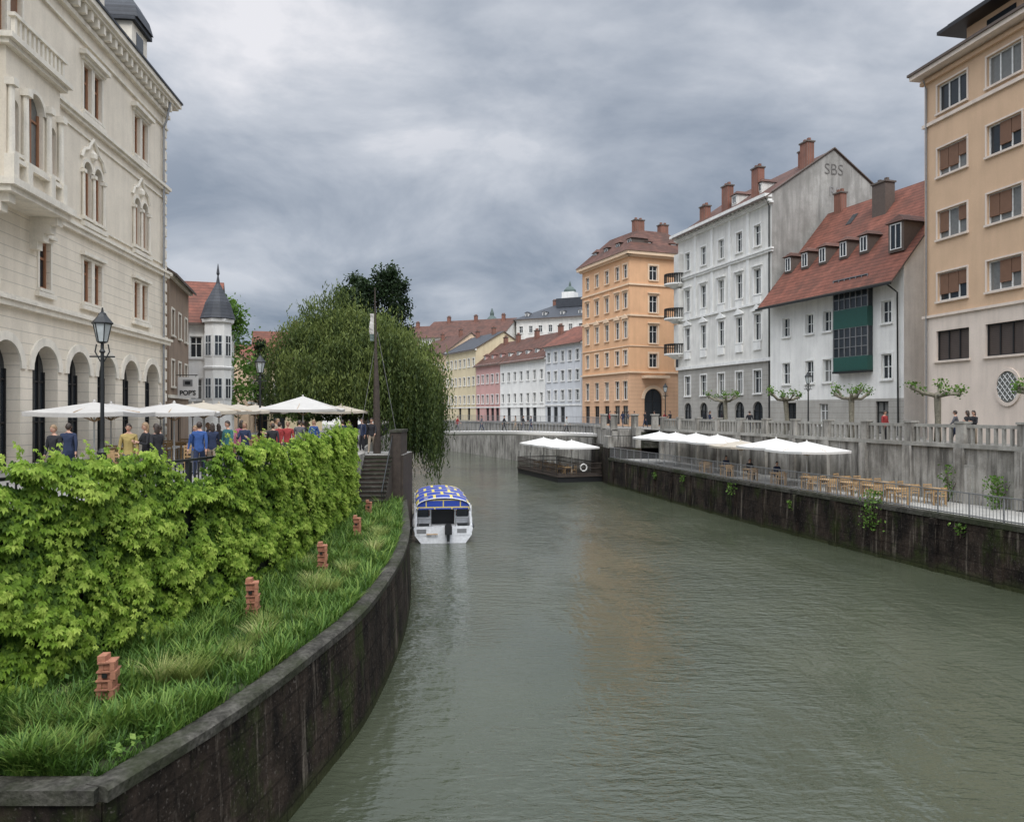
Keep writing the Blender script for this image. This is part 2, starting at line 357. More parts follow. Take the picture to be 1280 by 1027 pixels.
def sheet(name,pts,z,mat):
    me=bpy.data.meshes.new(name); me.from_pydata([(p[0],p[1],z) for p in pts],[],[tuple(range(len(pts)))]); me.materials.append(mat); me.update()
    o=bpy.data.objects.new(name,me); COL.objects.link(o); return o
def watermat():
    m,t,b=new_mat('river_water')
    c=mix(t,mrange(t,noise(t,.12,4),.35,.65,0,1),(.048,.056,.036),(.066,.074,.048))
    t.links.new(c,b.inputs['Base Color']); b.inputs['Roughness'].default_value=.04; b.inputs['IOR'].default_value=1.5
    h1=noise(t,1.9,3,(.7,1.7,1),.5,.6); h2=noise(t,6.0,3,(.75,1.6,1),.55,.5); h3=noise(t,.45,2,(.7,1.2,1))
    patch=mrange(t,noise(t,.16,5,(1.2,.5,1),.6),.40,.60,.35,1.4)
    h=math_(t,'ADD',math_(t,'ADD',math_(t,'MULTIPLY',h1,.055),math_(t,'MULTIPLY',h2,.026)),math_(t,'MULTIPLY',h3,.04))
    h=math_(t,'MULTIPLY',h,patch)
    bump(t,b,h,1.0,1.0); return m
sheet('water',[(-900,-300),(900,-300),(900,900),(-900,900)],WATER,watermat())
sheet('left_bank_pavement',ivy_line+prom2+[(-1500,600),(-1500,-400),(-30,-400)],LST,M['pave'])
def rx(y): return 23.7-.24*(y-28.4)
redge=catmull([(24,6),(21.5,19),(19.1,28.4),(15.9,40.6),(13.6,50),(9.9,67),(9.0,71)],1.)
ex=lambda y: float(np.interp(y,[p[1] for p in redge],[p[0] for p in redge]))
rwall=[(rx(y)+.0,y) for y in (4,20,36,52,70)]
farbank=catmull([(9.4,80),(8.5,90),(3,100),(-10,130),(-27,158),(-80,208),(-300,350)],1.5)
sheet('right_bank_pavement',rwall+[(12.6,74),(9.4,78)]+farbank+[(-900,1500),(1500,1500),(1500,-300),(40,-300)],RST,M['pave'])
sheet('quay_terrace',redge+[(14.2,71),(rx(36),36),(rx(4),4)],QUAY,surf('terrace_concrete',(.38,.365,.33),.2,1,.9,stain=(.24,.23,.2),stainamt=.5))

# ---------------------------------------------------------------- left planter
b=B('left_quay_wall',(0,0,0))
b.sweep('quay',curb,[(.12,-7.6),(.0,QUAY-.12),(-.35,QUAY-.12),(-.35,-7.6)])
b.sweep('coping',curb,[(.04,QUAY-.12),(.05,QUAY+.02),(.0,QUAY+.06),(-.26,QUAY+.06),(-.32,QUAY+.03),(-.32,QUAY-.12)])
b.box('quay',(-14,8.78,-7.6),(9.25,0,0),(0,.3,0),(0,0,3.08)); b.box('coping',(-14,8.72,QUAY-.12),(9.2,0,0),(0,.36,0),(0,0,.17))
b.group()
V=[];F=[];ys=np.arange(9.1,75,.5)
for i,y in enumerate(ys):
    a,c=ix(y)-.1,cx(y)-.3
    for k in range(5):
        f=k/4; V.append((a+(c-a)*f,y,QUAY+.28*(1-f)**1.5+.03*mn.noise(Vector((y,f*3,0)))))
    if i: 
        for k in range(4): n=(i-1)*5+k; F.append((n,n+1,n+6,n+5))
me=bpy.data.meshes.new('planting_bed'); me.from_pydata(V,[],F); me.materials.append(M['soil']); me.update(); COL.objects.link(bpy.data.objects.new('planting_bed',me))
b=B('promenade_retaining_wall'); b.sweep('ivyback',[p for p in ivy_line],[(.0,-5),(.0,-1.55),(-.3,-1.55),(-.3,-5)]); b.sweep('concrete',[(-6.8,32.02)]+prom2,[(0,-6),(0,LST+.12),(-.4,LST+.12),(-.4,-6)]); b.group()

def leafcloud(name,tv,tf,pos,X,Y,Z,sc,tint,mat,parent=None):
    tv=np.array(tv,float); tf=np.array(tf,int); N=len(pos); k=len(tv); m=tf.shape[1]
    R=np.stack([X,Y,Z],axis=2)
    v=pos[:,None,:]+np.einsum('nij,kj->nki',R,tv)*sc[:,None,None]
    v=v.reshape(-1,3); f=(tf[None]+(np.arange(N)*k)[:,None,None]).reshape(-1)
    me=bpy.data.meshes.new(name); me.vertices.add(len(v)); me.vertices.foreach_set('co',v.astype(np.float32).ravel())
    me.loops.add(len(f)); me.loops.foreach_set('vertex_index',f.astype(np.int32))
    nf=len(f)//m; me.polygons.add(nf); me.polygons.foreach_set('loop_start',(np.arange(nf)*m).astype(np.int32))
    me.update(calc_edges=True)
    a=me.attributes.new('tint','FLOAT','POINT'); a.data.foreach_set('value',np.repeat(np.clip(tint,0,1),k).astype(np.float32))
    me.materials.append(mat); o=bpy.data.objects.new(name,me); COL.objects.link(o)
    if parent: o.parent=parent
    return o
def frames(nrm,up):
    n=nrm/np.linalg.norm(nrm,axis=1,keepdims=True); y=up-(up*n).sum(1,keepdims=True)*n; y/=np.linalg.norm(y,axis=1,keepdims=True)+1e-9
    return np.cross(y,n),y,n
def rleaf(w): return ([(0,.5,0),(-w,.05,.03),(0,-.5,0),(w,.05,.03)],[(0,1,2,3)])

# vine
tv=[];tf=[]
for ang,l in ((-90,1),(-42,.85),(-138,.85),(8,.55),(172,.55)):
    a=math.radians(ang); d=np.array([math.cos(a),math.sin(a)]); q=np.array([-d[1],d[0]]); n=len(tv)
    tv+= [(0,0,.05),(*(d*l*.58+q*.21),.08),(*(d*l),-.22),(*(d*l*.58-q*.21),.08)]; tf.append((n,n+1,n+2,n+3))
pa=np.array(ivy_line); seg=np.r_[0,np.cumsum(np.linalg.norm(np.diff(pa,axis=0),axis=1))]
s0=float(np.interp(6.,pa[:,1],seg)); s1=seg[-1]
pos=[];nr=[];ti=[];scs=[]
def at(s):
    x=float(np.interp(s,seg,pa[:,0])); y=float(np.interp(s,seg,pa[:,1]))
    dx=np.interp(s+.2,seg,pa[:,0])-np.interp(s-.2,seg,pa[:,0]); dy=np.interp(s+.2,seg,pa[:,1])-np.interp(s-.2,seg,pa[:,1]); l=math.hypot(dx,dy); return x,y,(dy/l,-dx/l)
def vtop(s,y): return -.74+.20*mn.noise(Vector((s*.8,1,0)))+.20*mn.noise(Vector((s*2.6,5,0)))-.62*math.exp(-((y-15.2)/1.0)**2)-.3*math.exp(-((y-19.8)/.6)**2)-.2*math.exp(-((y-24)/.5)**2)+.12*math.exp(-((y-28)/3)**2)
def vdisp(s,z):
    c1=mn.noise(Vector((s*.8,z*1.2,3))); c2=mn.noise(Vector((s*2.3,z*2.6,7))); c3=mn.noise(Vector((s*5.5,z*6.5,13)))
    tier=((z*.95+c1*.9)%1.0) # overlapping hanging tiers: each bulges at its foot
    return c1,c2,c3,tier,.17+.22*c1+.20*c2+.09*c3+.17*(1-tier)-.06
N=0
while N<47000:
    u=random.random()**1.25; s=s0+(s1-s0)*u; x,y,n=at(s); top=vtop(s,y)
    bot=-4.25+.2*mn.noise(Vector((s*1.3,9,0)))
    z=bot+(top-bot)*random.random()
    c1,c2,c3,tier,D=vdisp(s,z)
    hole=c1*.5+c2*.65+c3*.28-(.12 if tier>.88 else 0)
    if hole<-.33: continue
    if z<-3.6 and c2<0 and random.random()<.4: continue
    edge=min(1,(top-z)/.15+.35); D=max(.03,D)*edge+.06
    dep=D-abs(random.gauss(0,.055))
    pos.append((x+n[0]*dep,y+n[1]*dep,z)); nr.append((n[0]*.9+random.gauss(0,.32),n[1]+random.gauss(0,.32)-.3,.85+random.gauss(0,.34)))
    ti.append(.50+.55*c2+.3*c1+.4*c3-.35*(tier-.4)+(dep-D)*5+random.gauss(0,.16)); scs.append(random.uniform(.07,.135)); N+=1  # recessed leaves tinted darker: clump shade put into the leaf colour
# hanging and upright shoots
for i in range(330):
    s=s0+(s1-s0)*random.random()**1.2; x,y,n=at(s); top=vtop(s,y); up=random.random()<.35
    z=top-.05 if up else top-random.random()*2.6; D=max(.05,vdisp(s,z)[4])+.08; ln=random.uniform(.12,.4) if up else random.uniform(.4,1.0); k=int(ln/.05); bb_=random.gauss(.62,.15); sx=random.gauss(0,.25)
    for j in range(k):
        t=j/k; zz=z+ln*t if up else z-ln*t
        if zz<-4.2: break
        q=D*(.5 if up else 1)+random.gauss(0,.03)+(0 if up else .05*math.sin(t*3)); lx=sx*t*.5
        pos.append((x+n[0]*q+lx*n[1]+random.gauss(0,.04),y+n[1]*q+lx*n[0]+random.gauss(0,.04),zz)); nr.append((n[0]+random.gauss(0,.4),n[1]-.2+random.gauss(0,.4),.7+random.gauss(0,.3))); ti.append(bb_+.2*t+random.gauss(0,.1)); scs.append(random.uniform(.06,.12)*(1-.35*t)); N+=1
pos=np.array(pos);nr=np.array(nr);X,Y,Z=frames(nr,np.array([[0,0,1.]])+rng.normal(0,.28,(N,3)))
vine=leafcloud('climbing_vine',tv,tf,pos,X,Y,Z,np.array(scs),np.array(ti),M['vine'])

# grass
bl=([(-.035,0,0),(.035,0,0),(.03,.12,.4),(-.03,.12,.4),(.018,.35,.75),(-.018,.35,.75),(.003,.7,.95),(-.003,.7,.95)],[(0,1,2,3),(3,2,4,5),(5,4,6,7)])
N=82000; yy=9.1+(55-9.1)*rng.random(N)**1.9; fr=rng.random(N)
ixa=np.array([ix(y) for y in yy])+.1; cxa=np.array([cx(y) for y in yy])-.30
xx=ixa+(cxa-ixa)*fr; zz=QUAY+.28*(1-fr)**1.5-.02
cl=np.array([mn.noise(Vector((x*1.3,y*1.3,0)))+.5*mn.noise(Vector((x*4,y*4,2))) for x,y in zip(xx,yy)]); keep=cl>-.42
yy,xx,zz,cl,fr=yy[keep],xx[keep],zz[keep],cl[keep],fr[keep]; N=len(xx)
an=rng.random(N)*6.283; Y_=np.stack([np.cos(an),np.sin(an),0*an],1); X_=np.stack([-np.sin(an),np.cos(an),0*an],1); Z_=np.tile([0,0,1.],(N,1))+rng.normal(0,.18,(N,3))
hh=(.10+.24*np.clip(cl+.35,0,1)+.16*rng.random(N)**3)*(1+.008*(yy-9))
leafcloud('grass',*bl,np.stack([xx,yy,zz],1),X_*1.3,Y_,Z_,hh,.42+.5*cl+rng.normal(0,.22,N),M['grass'])
N=5000; yy=9.3+(50-9.3)*rng.random(N)**1.9; fr=rng.random(N)**.7; xx=np.array([ix(y)+.15+(cx(y)-.5-ix(y))*f for y,f in zip(yy,fr)])
cl=np.array([mn.noise(Vector((x*1.6,y*1.6,9))) for x,y in zip(xx,yy)]); keep=cl>.12; xx,yy,fr,cl=xx[keep],yy[keep],fr[keep],cl[keep]; N=len(xx)
nr=rng.normal(0,.4,(N,3)); nr[:,2]+=1; Xw,Yw,Zw=frames(nr,rng.normal(0,1,(N,3)))
leafcloud('broadleaf_weeds',*rleaf(.3),np.stack([xx,yy,QUAY+.28*(1-fr)**1.5+.06+.16*rng.random(N)],1),Xw,Yw,Zw,.07+.06*rng.random(N),.5+rng.normal(0,.2,N),M['grass'])
tp=[];ta=[];th=[];tt=[]
tus=[]
for i in range(52):
    y=9.6+(48-9.6)*(i/52)**1.35+random.uniform(-.3,.3); f=random.choice((.25,.5,.6,.75,.85)); x=ix(y)+(cx(y)-.5-ix(y))*f
    tus.append((x,y))
for x,y in tus+[(-4.75,14.6),(-4.85,14.9),(-5.2,12.0),(-4.5,17.5),(-4.4,20.5),(-4.3,17.9)]:
    r=random.uniform(.22,.48); br=random.uniform(-.45,.35)
    for k in range(240):
        a=random.random()*6.283; q=random.random()*.16
        tp.append((x+math.cos(a)*q,y+math.sin(a)*q,QUAY+.05)); ta.append(a+random.gauss(0,.4)); th.append(r*random.uniform(.5,1.25)); tt.append(.5+br+random.gauss(0,.15))
ta=np.array(ta); N=len(ta)
leafcloud('ornamental_grass_tussocks',[(v[0]*.45,v[1]*1.2,v[2]) for v in bl[0]],bl[1],np.array(tp),np.stack([-np.sin(ta),np.cos(ta),0*ta],1),np.stack([np.cos(ta),np.sin(ta),0*ta],1),np.tile([0,0,1.],(N,1)),np.array(th),np.array(tt),M['tuss'])

for (x,y,h) in ((-5.9,11.1,.72),(-5.33,15.6,.86),(-4.96,19.9,.84),(-5.1,25,.82),(-5.75,30.5,.8),(-6.3,34.6,.78)):
    b=B('terracotta_planter_pillar',(x,y,QUAY)); z=QUAY; k=0
    while z<QUAY+h-.03:
        t=.13; off=random.uniform(-.015,.015); w=.25 if k%2==0 else .22
        for sx in (-1,1): b.cb('terra',(x+off+sx*w*.36,y,z+t/2),(w*.28,.22,t-.012),k*.05)
        b.cb('terra',(x+off,y,z+t*.5),(w*.44,.16,t-.02),k*.05)
        b.cb('terra',(x+off,y,z+t-.012),(w+.02,.25,.022),k*.05); z+=t; k+=1
    b.cb('terra',(x-.06,y,z+.04),(.11,.2,.08),.1); b.cb('dark',(x+off,y-.112,z-.2),(.07,.02,.06)); b.done()

def railing(name,pts,z,h,k='dark',post=2.0,bar=.14,rails=(1.0,.12),bw=.018,pw=.05):
    b=B(name); P=np.array([p[:2] for p in pts]); sg=np.r_[0,np.cumsum(np.linalg.norm(np.diff(P,axis=0),axis=1))]
    for r in rails: b.sweep(k,pts,[(-.03,z+h*r-.025),(.03,z+h*r-.025),(.03,z+h*r+.025),(-.03,z+h*r+.025)])
    s=0
    while s<sg[-1]:
        x=np.interp(s,sg,P[:,0]);y=np.interp(s,sg,P[:,1]); b.cb(k,(x,y,z+h/2),(pw,pw,h)); s+=post
    if bar:
        s=bar
        while s<sg[-1]:
            x=np.interp(s,sg,P[:,0]);y=np.interp(s,sg,P[:,1]); b.cb(k,(x,y,z+h/2),(bw,bw,h*.9)); s+=bar
    return b.done()
railing('promenade_railing',[(p[0]-.12,p[1]) for p in ivy_line],LST,1.12,bar=.14,pw=.08,bw=.022)
railing('promenade_railing',[(p[0]-.12,p[1]) for p in prom2 if 39.8<p[1]<100],LST,1.08,bar=.3)

b=B('quay_stairs',(-6.2,34,QUAY))
for i in range(13):
    b.box('wood',(-6.82-.02*i,32.6+i*.31,QUAY-.3),(1.3,0,0),(0,.34,0),(0,0,.3+(i+1)*.172-.05)); b.box('coping',(-6.82-.02*i,32.57+i*.31,QUAY+(i+1)*.172-.05),(1.3,0,0),(0,.35,0),(0,0,.05))
b.box('wood',(-8.2,36.64,-6),(2.95,0,0),(0,3.3,0),(0,0,LST+6-.01)); b.box('pave',(-8.2,36.62,LST-.008),(2.95,0,0),(0,3.3,0),(0,0,.02))
b.box('wood',(-5.85,36.5,-6),(.5,0,0),(0,2.2,0),(0,0,5.0)); b.box('coping',(-5.9,36.45,-1.0),(.6,0,0),(0,2.3,0),(0,0,.12))
b.tube('dark',[(-5.6,32.6,QUAY+.95),(-5.75,36.5,-1.15)],[.025,.025],6)
for i in range(6): y=32.6+i*.75; b.tube('dark',[(-5.6-.03*i,y,QUAY+.1+(y-32.6)*.55),(-5.6-.03*i,y,QUAY+.95+(y-32.6)*.585)],[.018,.018],5)
b.group()
b=B('wooden_mast',(-6.75,38,LST)); b.tube('wood',[(-6.75,38,LST-.3),(-6.78,38,1.2),(-6.82,38,3.2),(-6.86,38,6.2)],[.20,.15,.06,.03],10)
b.tube('grey',[(-6.75,38.1,4),(-7.6,37.6,-1.6)],[.012,.012],4)
b.tube('grey',[(-6.75,38.1,4),(-5.9,38.6,-1.0)],[.012,.012],4)
for i in range(8):
    b.face('canvas_g' if i<6 else 'copper',[(-7.12+.03*math.sin(i),38+.05*math.sin(i*1.3),4.9-i*.17),(-6.91,38,4.9-i*.17),(-6.91,38,4.73-i*.17),(-7.12+.03*math.sin(i+1),38+.05*math.sin((i+1)*1.3),4.73-i*.17)])
b.done()

# ---------------------------------------------------------------- left palace
def W(u,z0,z1,w,**k): d=dict(u=u,z0=z0,z1=z1,w=w); d.update(k); return d
b=B('cream_palace',(-18,32,LST),{'walls':M['cream'],'base':M['cream_g'],'trim':M['cream_t'],'roof':M['slate']})
f=Fac(b,(-15.1-.105*20,20),(-19.615,43))
L=f.L
ar=[W(u,LST+.1,2.55,1.95,arch=1,frame='black',nx=4,nz=(.35,.7),glass='glass',reveal=.55,voussoir=.32,sill=0,fw=.08) for u in (1.3,4.1,6.9,9.7,12.5,15.3,18.1,21.0)]
f.wall('base',LST,4,ar)
w1=[];w2=[];w3=[]
for c in (2.6,13.8,19.4):
    for s_ in (-.52,.52):
        w1.append(W(c+s_,4.75,6.6,.78,frame='frame_b',sur=.12,hood=None,nx=1,nz=(.7,),fw=.12,glass='glass2'))
        w2.append(W(c+s_,8.45,10.9,.80,arch=1,frame='frame_b',voussoir=.14,nx=1,nz=(.66,),fw=.12))
        w3.append(W(c+s_,13.05,15.1,.78,frame='frame_b',sur=.12,nx=1,nz=(.66,),fw=.12))
w1.append(W(9.6,4.75,6.6,.85,frame='frame_b',sur=.12,nx=1,fw=.12)); w1.append(W(5.6,4.75,6.6,.85,frame='frame_b',sur=.12,nx=1,fw=.12))
for s_ in (-.52,.52): w3.append(W(7+s_,13.05,15.3,.8,frame='frame_b',sur=.12,nx=1,blind=.45))
f.wall('base',4,7.7,w1); f.wall('walls',7.7,12.5,w2); f.wall('walls',12.5,17.2,w3)
f.shell('walls',LST,17.2,14)
f.band('trim',3.75,3.95,.22); f.band('trim',3.953,4.08,.32); f.band('trim',4.083,4.2,.1)
f.band('trim',7.55,7.75,.18); f.band('trim',7.753,7.88,.28); f.band('trim',12.35,12.5,.16); f.band('trim',12.503,12.66,.26); f.band('trim',8.2,8.28,.08); f.band('trim',11.9,11.98,.07)
f.band('trim',15.9,16.0,.12); f.band('trim',16.55,16.75,.2)
f.band('trim',17.2,17.35,.55); f.band('trim',17.353,17.6,.68); f.band('roof',17.603,17.7,.75)
u=.2
while u<L: f.box('trim',u,u+.22,16.8,17.195,-.05,.48); u+=.62
for zz in np.arange(-1.9,17,.62):
    f.box('trim',L-.55,L+.04,zz,zz+.45,-.05,.06)
for c in (13.8,19.4,2.6):
    for z in (4.55,): f.box('trim',c-1.2,c+1.2,4.42,4.6,-.05,.16)
    f.box('trim',c-1.25,c+1.25,15.35,15.55,-.05,.3); f.box('trim',c-1.1,c+1.1,15.2,15.347,-.05,.16); f.box('trim',c-1.2,c+1.2,12.67,12.9,-.05,.14)
    f.box('trim',c-1.2,c+1.2,8.0,8.19,-.05,.2)
    for x in (-1.02,0,1.02):
        f.b.tube('trim',[f.P(c+x,8.45,.08),f.P(c+x,10.3,.08)],[.075,.065],8); f.box('trim',c+x-.12,c+x+.12,10.3,10.45,-.05,.18); f.box('trim',c+x-.12,c+x+.12,8.29,8.45,-.05,.18)
    pr=[(-1.15,10.95),(-.9,11.35),(-.5,11.5),(-.3,11.75),(0,12.05),(.3,11.75),(.5,11.5),(.9,11.35),(1.15,10.95)]
    for (x0,z0),(x1,z1) in zip(pr,pr[1:]): f.b.tube('trim',[f.P(c+x0,z0,.04),f.P(c+x1,z1,.04)],[.09,.09],6)
    f.b.lathe('trim',f.P(c,11.3,.02),[(.02,-.25),(.2,-.1),(.2,.1),(.02,.3)],8)
for c in (9.6,5.6): f.box('trim',c-.7,c+.7,4.42,4.6,-.05,.16); f.box('trim',c-.65,c+.65,6.75,6.9,-.05,.2)
for c in (13.8,19.4): f.box('trim',c-1.15,c+1.15,6.75,6.9,-.05,.2)
o0,o1=5.2,8.9
f.box('trim',o0-.35,o1+.35,7.5,7.75,-.05,1.35); f.box('trim',o0-.25,o1+.25,7.3,7.497,-.05,1.2)
for i,(z,dd) in enumerate(((7.0,1.0),(6.7,.75),(6.4,.5),(6.1,.28))):
    for c in (o0+.2,o1-.2): f.box('trim',c-.2,c+.2,z,z+.297,-.05,dd)
ff=Fac(b,tuple(f.P(o0,0,.9)[:2]),tuple(f.P(o1,0,.9)[:2]))
ff.wall('walls',7.75,12.2,[W(ff.L/2,8.7,11.3,1.15,arch=1,frame='frame_b',voussoir=.15,nx=2,fw=.1),W(.55,8.8,10.6,.5,arch=1,frame='frame_b',nx=1),W(ff.L-.55,8.8,10.6,.5,arch=1,frame='frame_b',nx=1)])
for u_ in (o0,o1): b.face('walls',[f.P(u_,7.75,0),f.P(u_,7.75,.9),f.P(u_,12.2,.9),f.P(u_,12.2,0)])
f.box('trim',o0-.2,o1+.2,12.2,12.36,-.05,1.1); f.box('trim',o0-.3,o1+.3,12.363,12.55,-.05,1.25)
for x in (o0+.15,o0+1.05,o1-1.05,o1-.15):
    b.tube('trim',[f.P(x,8.6,1.0),f.P(x,10.9,1.0)],[.12,.1],8); f.box('trim',x-.16,x+.16,10.9,11.15,.85,1.17); f.box('trim',x-.16,x+.16,7.76,8.6,.85,1.17)
f.box('trim',o0+.3,o1-.3,8.4,8.55,.87,1.12)
x=o0+.1
while x<o1: f.box('trim',x,x+.14,12.56,13.2,1.0,1.14); x+=.3
f.box('trim',o0,o1,13.2,13.32,.95,1.2)
a=[f.P(-.5,17.7,.6),f.P(L+.6,17.7,.6),f.P(L-2.0,21.5,-3.0),f.P(-.5,21.5,-3.0)]; b.face('roof',a); b.face('roof',[f.P(L+.6,17.7,.6),f.P(L+.6,17.7,-14),f.P(L-2,21.5,-11),f.P(L-2,21.5,-3)]); b.face('roof',[f.P(-.5,21.5,-3),f.P(L-2,21.5,-3),f.P(L-2,21.5,-11),f.P(-.5,21.5,-11)])
for c in (7.0,13.8,19.0):
    f.box('trim',c-1,c+1,17.7,19.5,-1.6,.1); f.box('glass',c-.45,c+.45,18.0,19.2,.1,.12); f.box('roof',c-1.2,c+1.2,19.5,19.7,-1.8,.3)
    b.ring('roof',[[f.P(c+sx*r,z,-.7+sy*r) for sx,sy in ((-1,-1),(1,-1),(1,1),(-1,1))] for r,z in ((1.1,19.7),(.95,20.3),(.6,20.9),(.1,21.5))])
b.tube('grey',[f.P(L-.75,17.2,.5),f.P(L-.75,16.2,.3),f.P(L-.75,15.8,.15),f.P(L-.75,-2,.15)],[.06,.06,.06,.06],8)
b.group()

def house(name,p0,p1,z1,D,rise,wall,cols,rows,zb=RST,roof='tile',trim='white_t',flip=False,ww=.95,wh=1.6,style='gable',dorm=0,chim=0,frame='frame_w',**kw):
    mid=((p0[0]+p1[0])/2,(p0[1]+p1[1])/2,zb)
    b=B(name,mid,{'walls':M[wall],'trim':M[trim],'roof':M[roof]}); f=Fac(b,p0,p1,flip)
    ws=[]
    for i in range(cols):
        u=f.L*(i+.5)/cols
        for r in rows: ws.append(W(u,r,r+wh,ww,sur=.12,frame=frame,**kw))
        if random.random()<.6: ws.append(W(u,zb+.1,zb+2.4,1.2,sill=0,frame='dark',glass='glass'))
    f.wall('walls',zb,z1,ws); f.shell('walls',zb,z1,D)
    f.band('trim',z1-.35,z1-.02,.25); f.band('trim',rows[0]-.75,rows[0]-.55,.1)
    if style=='gable': f.gable_roof('roof','walls',z1,D,rise)
    else: f.hip_roof('roof',z1,D,rise)
    for i in range(dorm): f.dormer(f.L*(i+.5)/dorm,z1+.5,-1.0,.9,1.1)
    for i in range(chim): f.chimney(f.L*(i+.6)/chim,-D*.45,z1+rise*.5,z1+rise+.9)
    return b,f

# ---------------------------------------------------------------- tan apartment building
b=B('tan_apartment_building',(26,40,RST),{'walls':M['tan'],'low':M['tan_l'],'trim':M['tan_l'],'roof':M['slate']})
f=Fac(b,(25.0,46),(28.04,30)); cols_=(2.2,5.85,9.5,13.1)
ws=[]
for i,u in enumerate(cols_):
    for j,z in enumerate((6.5,10.15,13.85,17.6)):
        ws.append(W(u,z,z+1.65,2.25,nx=3,nz=(),sur=.1,glass='glass2' if (i+j)%3 else 'glass'))
f.wall('walls',5.6,20.1,ws)
f.wall('low',RST,5.6,[W(u,3.0,4.75,2.5,nx=3,nz=(),glass='shutter',frame='black') for u in cols_])
for i,u in enumerate(cols_):
    for j,z in enumerate((6.5,10.15,13.85)):
        for k_,(a,c,h) in enumerate(((-1.05,-.4,1.2),(-.36,.36,1.2),(.4,1.05,.8))):
            if (i*3+j*2+k_)%4<3: f.box('blind',u+a,u+c,z+1.6-h,z+1.58,-.19,-.09)
f.shell('walls',RST,20.1,12)
f.band('trim',5.6,5.75,.12); f.band('trim',17.1,17.3,.12); f.band('walls',19.7,19.9,.2)
f.box('trim',-.45,f.L,20.1,20.35,-1,.7); f.box('eave',-.55,f.L,20.353,20.5,-1,.8)
f.box('walls',1.5,f.L,20.5,22.6,-11,-1.6); f.box('black',.4,f.L,22.6,22.8,-12,-.5); f.box('black',.8,f.L,22.803,23.1,-12,-.9)
for u in (4,8): f.box('glass',u-1,u+1,20.9,22.3,-1.6,-1.57)
b.tube('grey',[f.P(.25,19.9,.3),f.P(.25,19.4,.1),f.P(.25,-1.6,.1)],[.06,.06,.06],6)
for u in (6.1,10.4,14.0):
    b.ring('trim',[[f.P(u+r*math.cos(a*.2618),1.3+r*1.2*math.sin(a*.2618),dd) for a in range(24)] for r,dd in ((.85,0),(.85,.08),(.7,.08),(.7,.02))],False)
    b.face('glass2',[f.P(u+.71*math.cos(a*.2618),1.3+.86*math.sin(a*.2618),.025) for a in range(24)])
    for k_ in range(-3,4):
        o_=k_*.24
        for sg in (-1,1):
            hl=math.sqrt(max(0,.66**2-(o_*.9)**2)); c0=f.P(u+o_*.7,1.3+sg*o_*.7,.05)
            b.tube('frame_w',[c0+f.d*(-hl*.7)+Vector((0,0,sg*hl*.8)),c0+f.d*(hl*.7)-Vector((0,0,sg*hl*.8))],[.018,.018],4)
b.group()

# ---------------------------------------------------------------- white house with veranda
b=B('white_house',(24,56,RST),{'walls':M['white'],'trim':M['white_t'],'roof':M['tile'],'gable':M['whitegrey'],'dormer':M['eave']})
f=Fac(b,(21.4,62.9),(25.8,50.0)); L=f.L
ws=[]
for u in (2.0,4.7,6.6,12.2):
    ws.append(W(u,6.0,7.5,.85,sur=.14,nz=(.5,))); ws.append(W(u,2.2,3.9,.9,sur=.14,nz=(.5,)))
ws+= [W(2.6,-1.5,.7,1.1,sill=0,frame='dark'),W(6.2,-1.0,.6,.9),W(11.8,-1.5,.7,1.1,sill=0,frame='dark')]
f.wall('walls',.9,9.75,[w_ for w_ in ws if w_['z0']>1]); f.wall('base',RST,.9,[w_ for w_ in ws if w_['z0']<1]); b.mats['base']=M['stone_g']; f.shell('gable',RST,9.75,12)
f.gable_roof('roof','gable',9.75,12,7.0,over=1.15,side=.15)
f.box('dark',-.3,L+.1,8.32,8.45,1.15,1.3)
v0,v1=7.75,11.0
f.box('green_p',v0,v1,5.95,7.3,-.05,.5); f.box('green_p',v0,v1,2.9,3.9,-.05,.5); f.box('dark',v0,v1,2.75,2.897,-.05,.6)
f.box('glass',v0+.02,v1-.02,7.3,9.5,-.05,.44); f.box('glass',v0+.02,v1-.02,3.9,5.95,-.05,.44)
for zz0,zz1 in ((7.3,9.5),(3.9,5.95)):
    for i in range(7): u=v0+(v1-v0)*i/6; f.box('grey',u-.03,u+.03,zz0,zz1,.44,.5)
    for i in range(4): z=zz0+(zz1-zz0)*i/3; f.box('grey',v0,v1,z-.025,z+.025,.44,.49)
b.tube('dark',[f.P(L-.35,8.4,1.1),f.P(L-.35,7.9,.2),f.P(L-.35,-1.6,.12)],[.06,.06,.06],6)
sl=7/6
for u in (.7,2.7,4.7,6.9,8.9): f.dormer(u,9.75+1.5*sl-.1,-1.2,.85,1.35,wk='dormer',rk='roofd')
f.dormer(12.4,9.75+.9*sl,-.6,1.3,2.0,dep=3,wk='dormer',rk='roofd'); b.mats['roofd']=M['tile_d']
f.chimney(7.3,-4.6,13,17.2,1.3,.9,k='dormer'); f.chimney(1.3,-6,15,18.2)
for u,d in ((10.3,-2.6),(3.8,-4.2),(11.4,-4.4)): b.face('glass',[f.P(u,9.75-d*sl+.22,d),f.P(u+.6,9.75-d*sl+.22,d),f.P(u+.6,9.75-(d-.8)*sl+.22,d-.8),f.P(u,9.75-(d-.8)*sl+.22,d-.8)])
b.group()

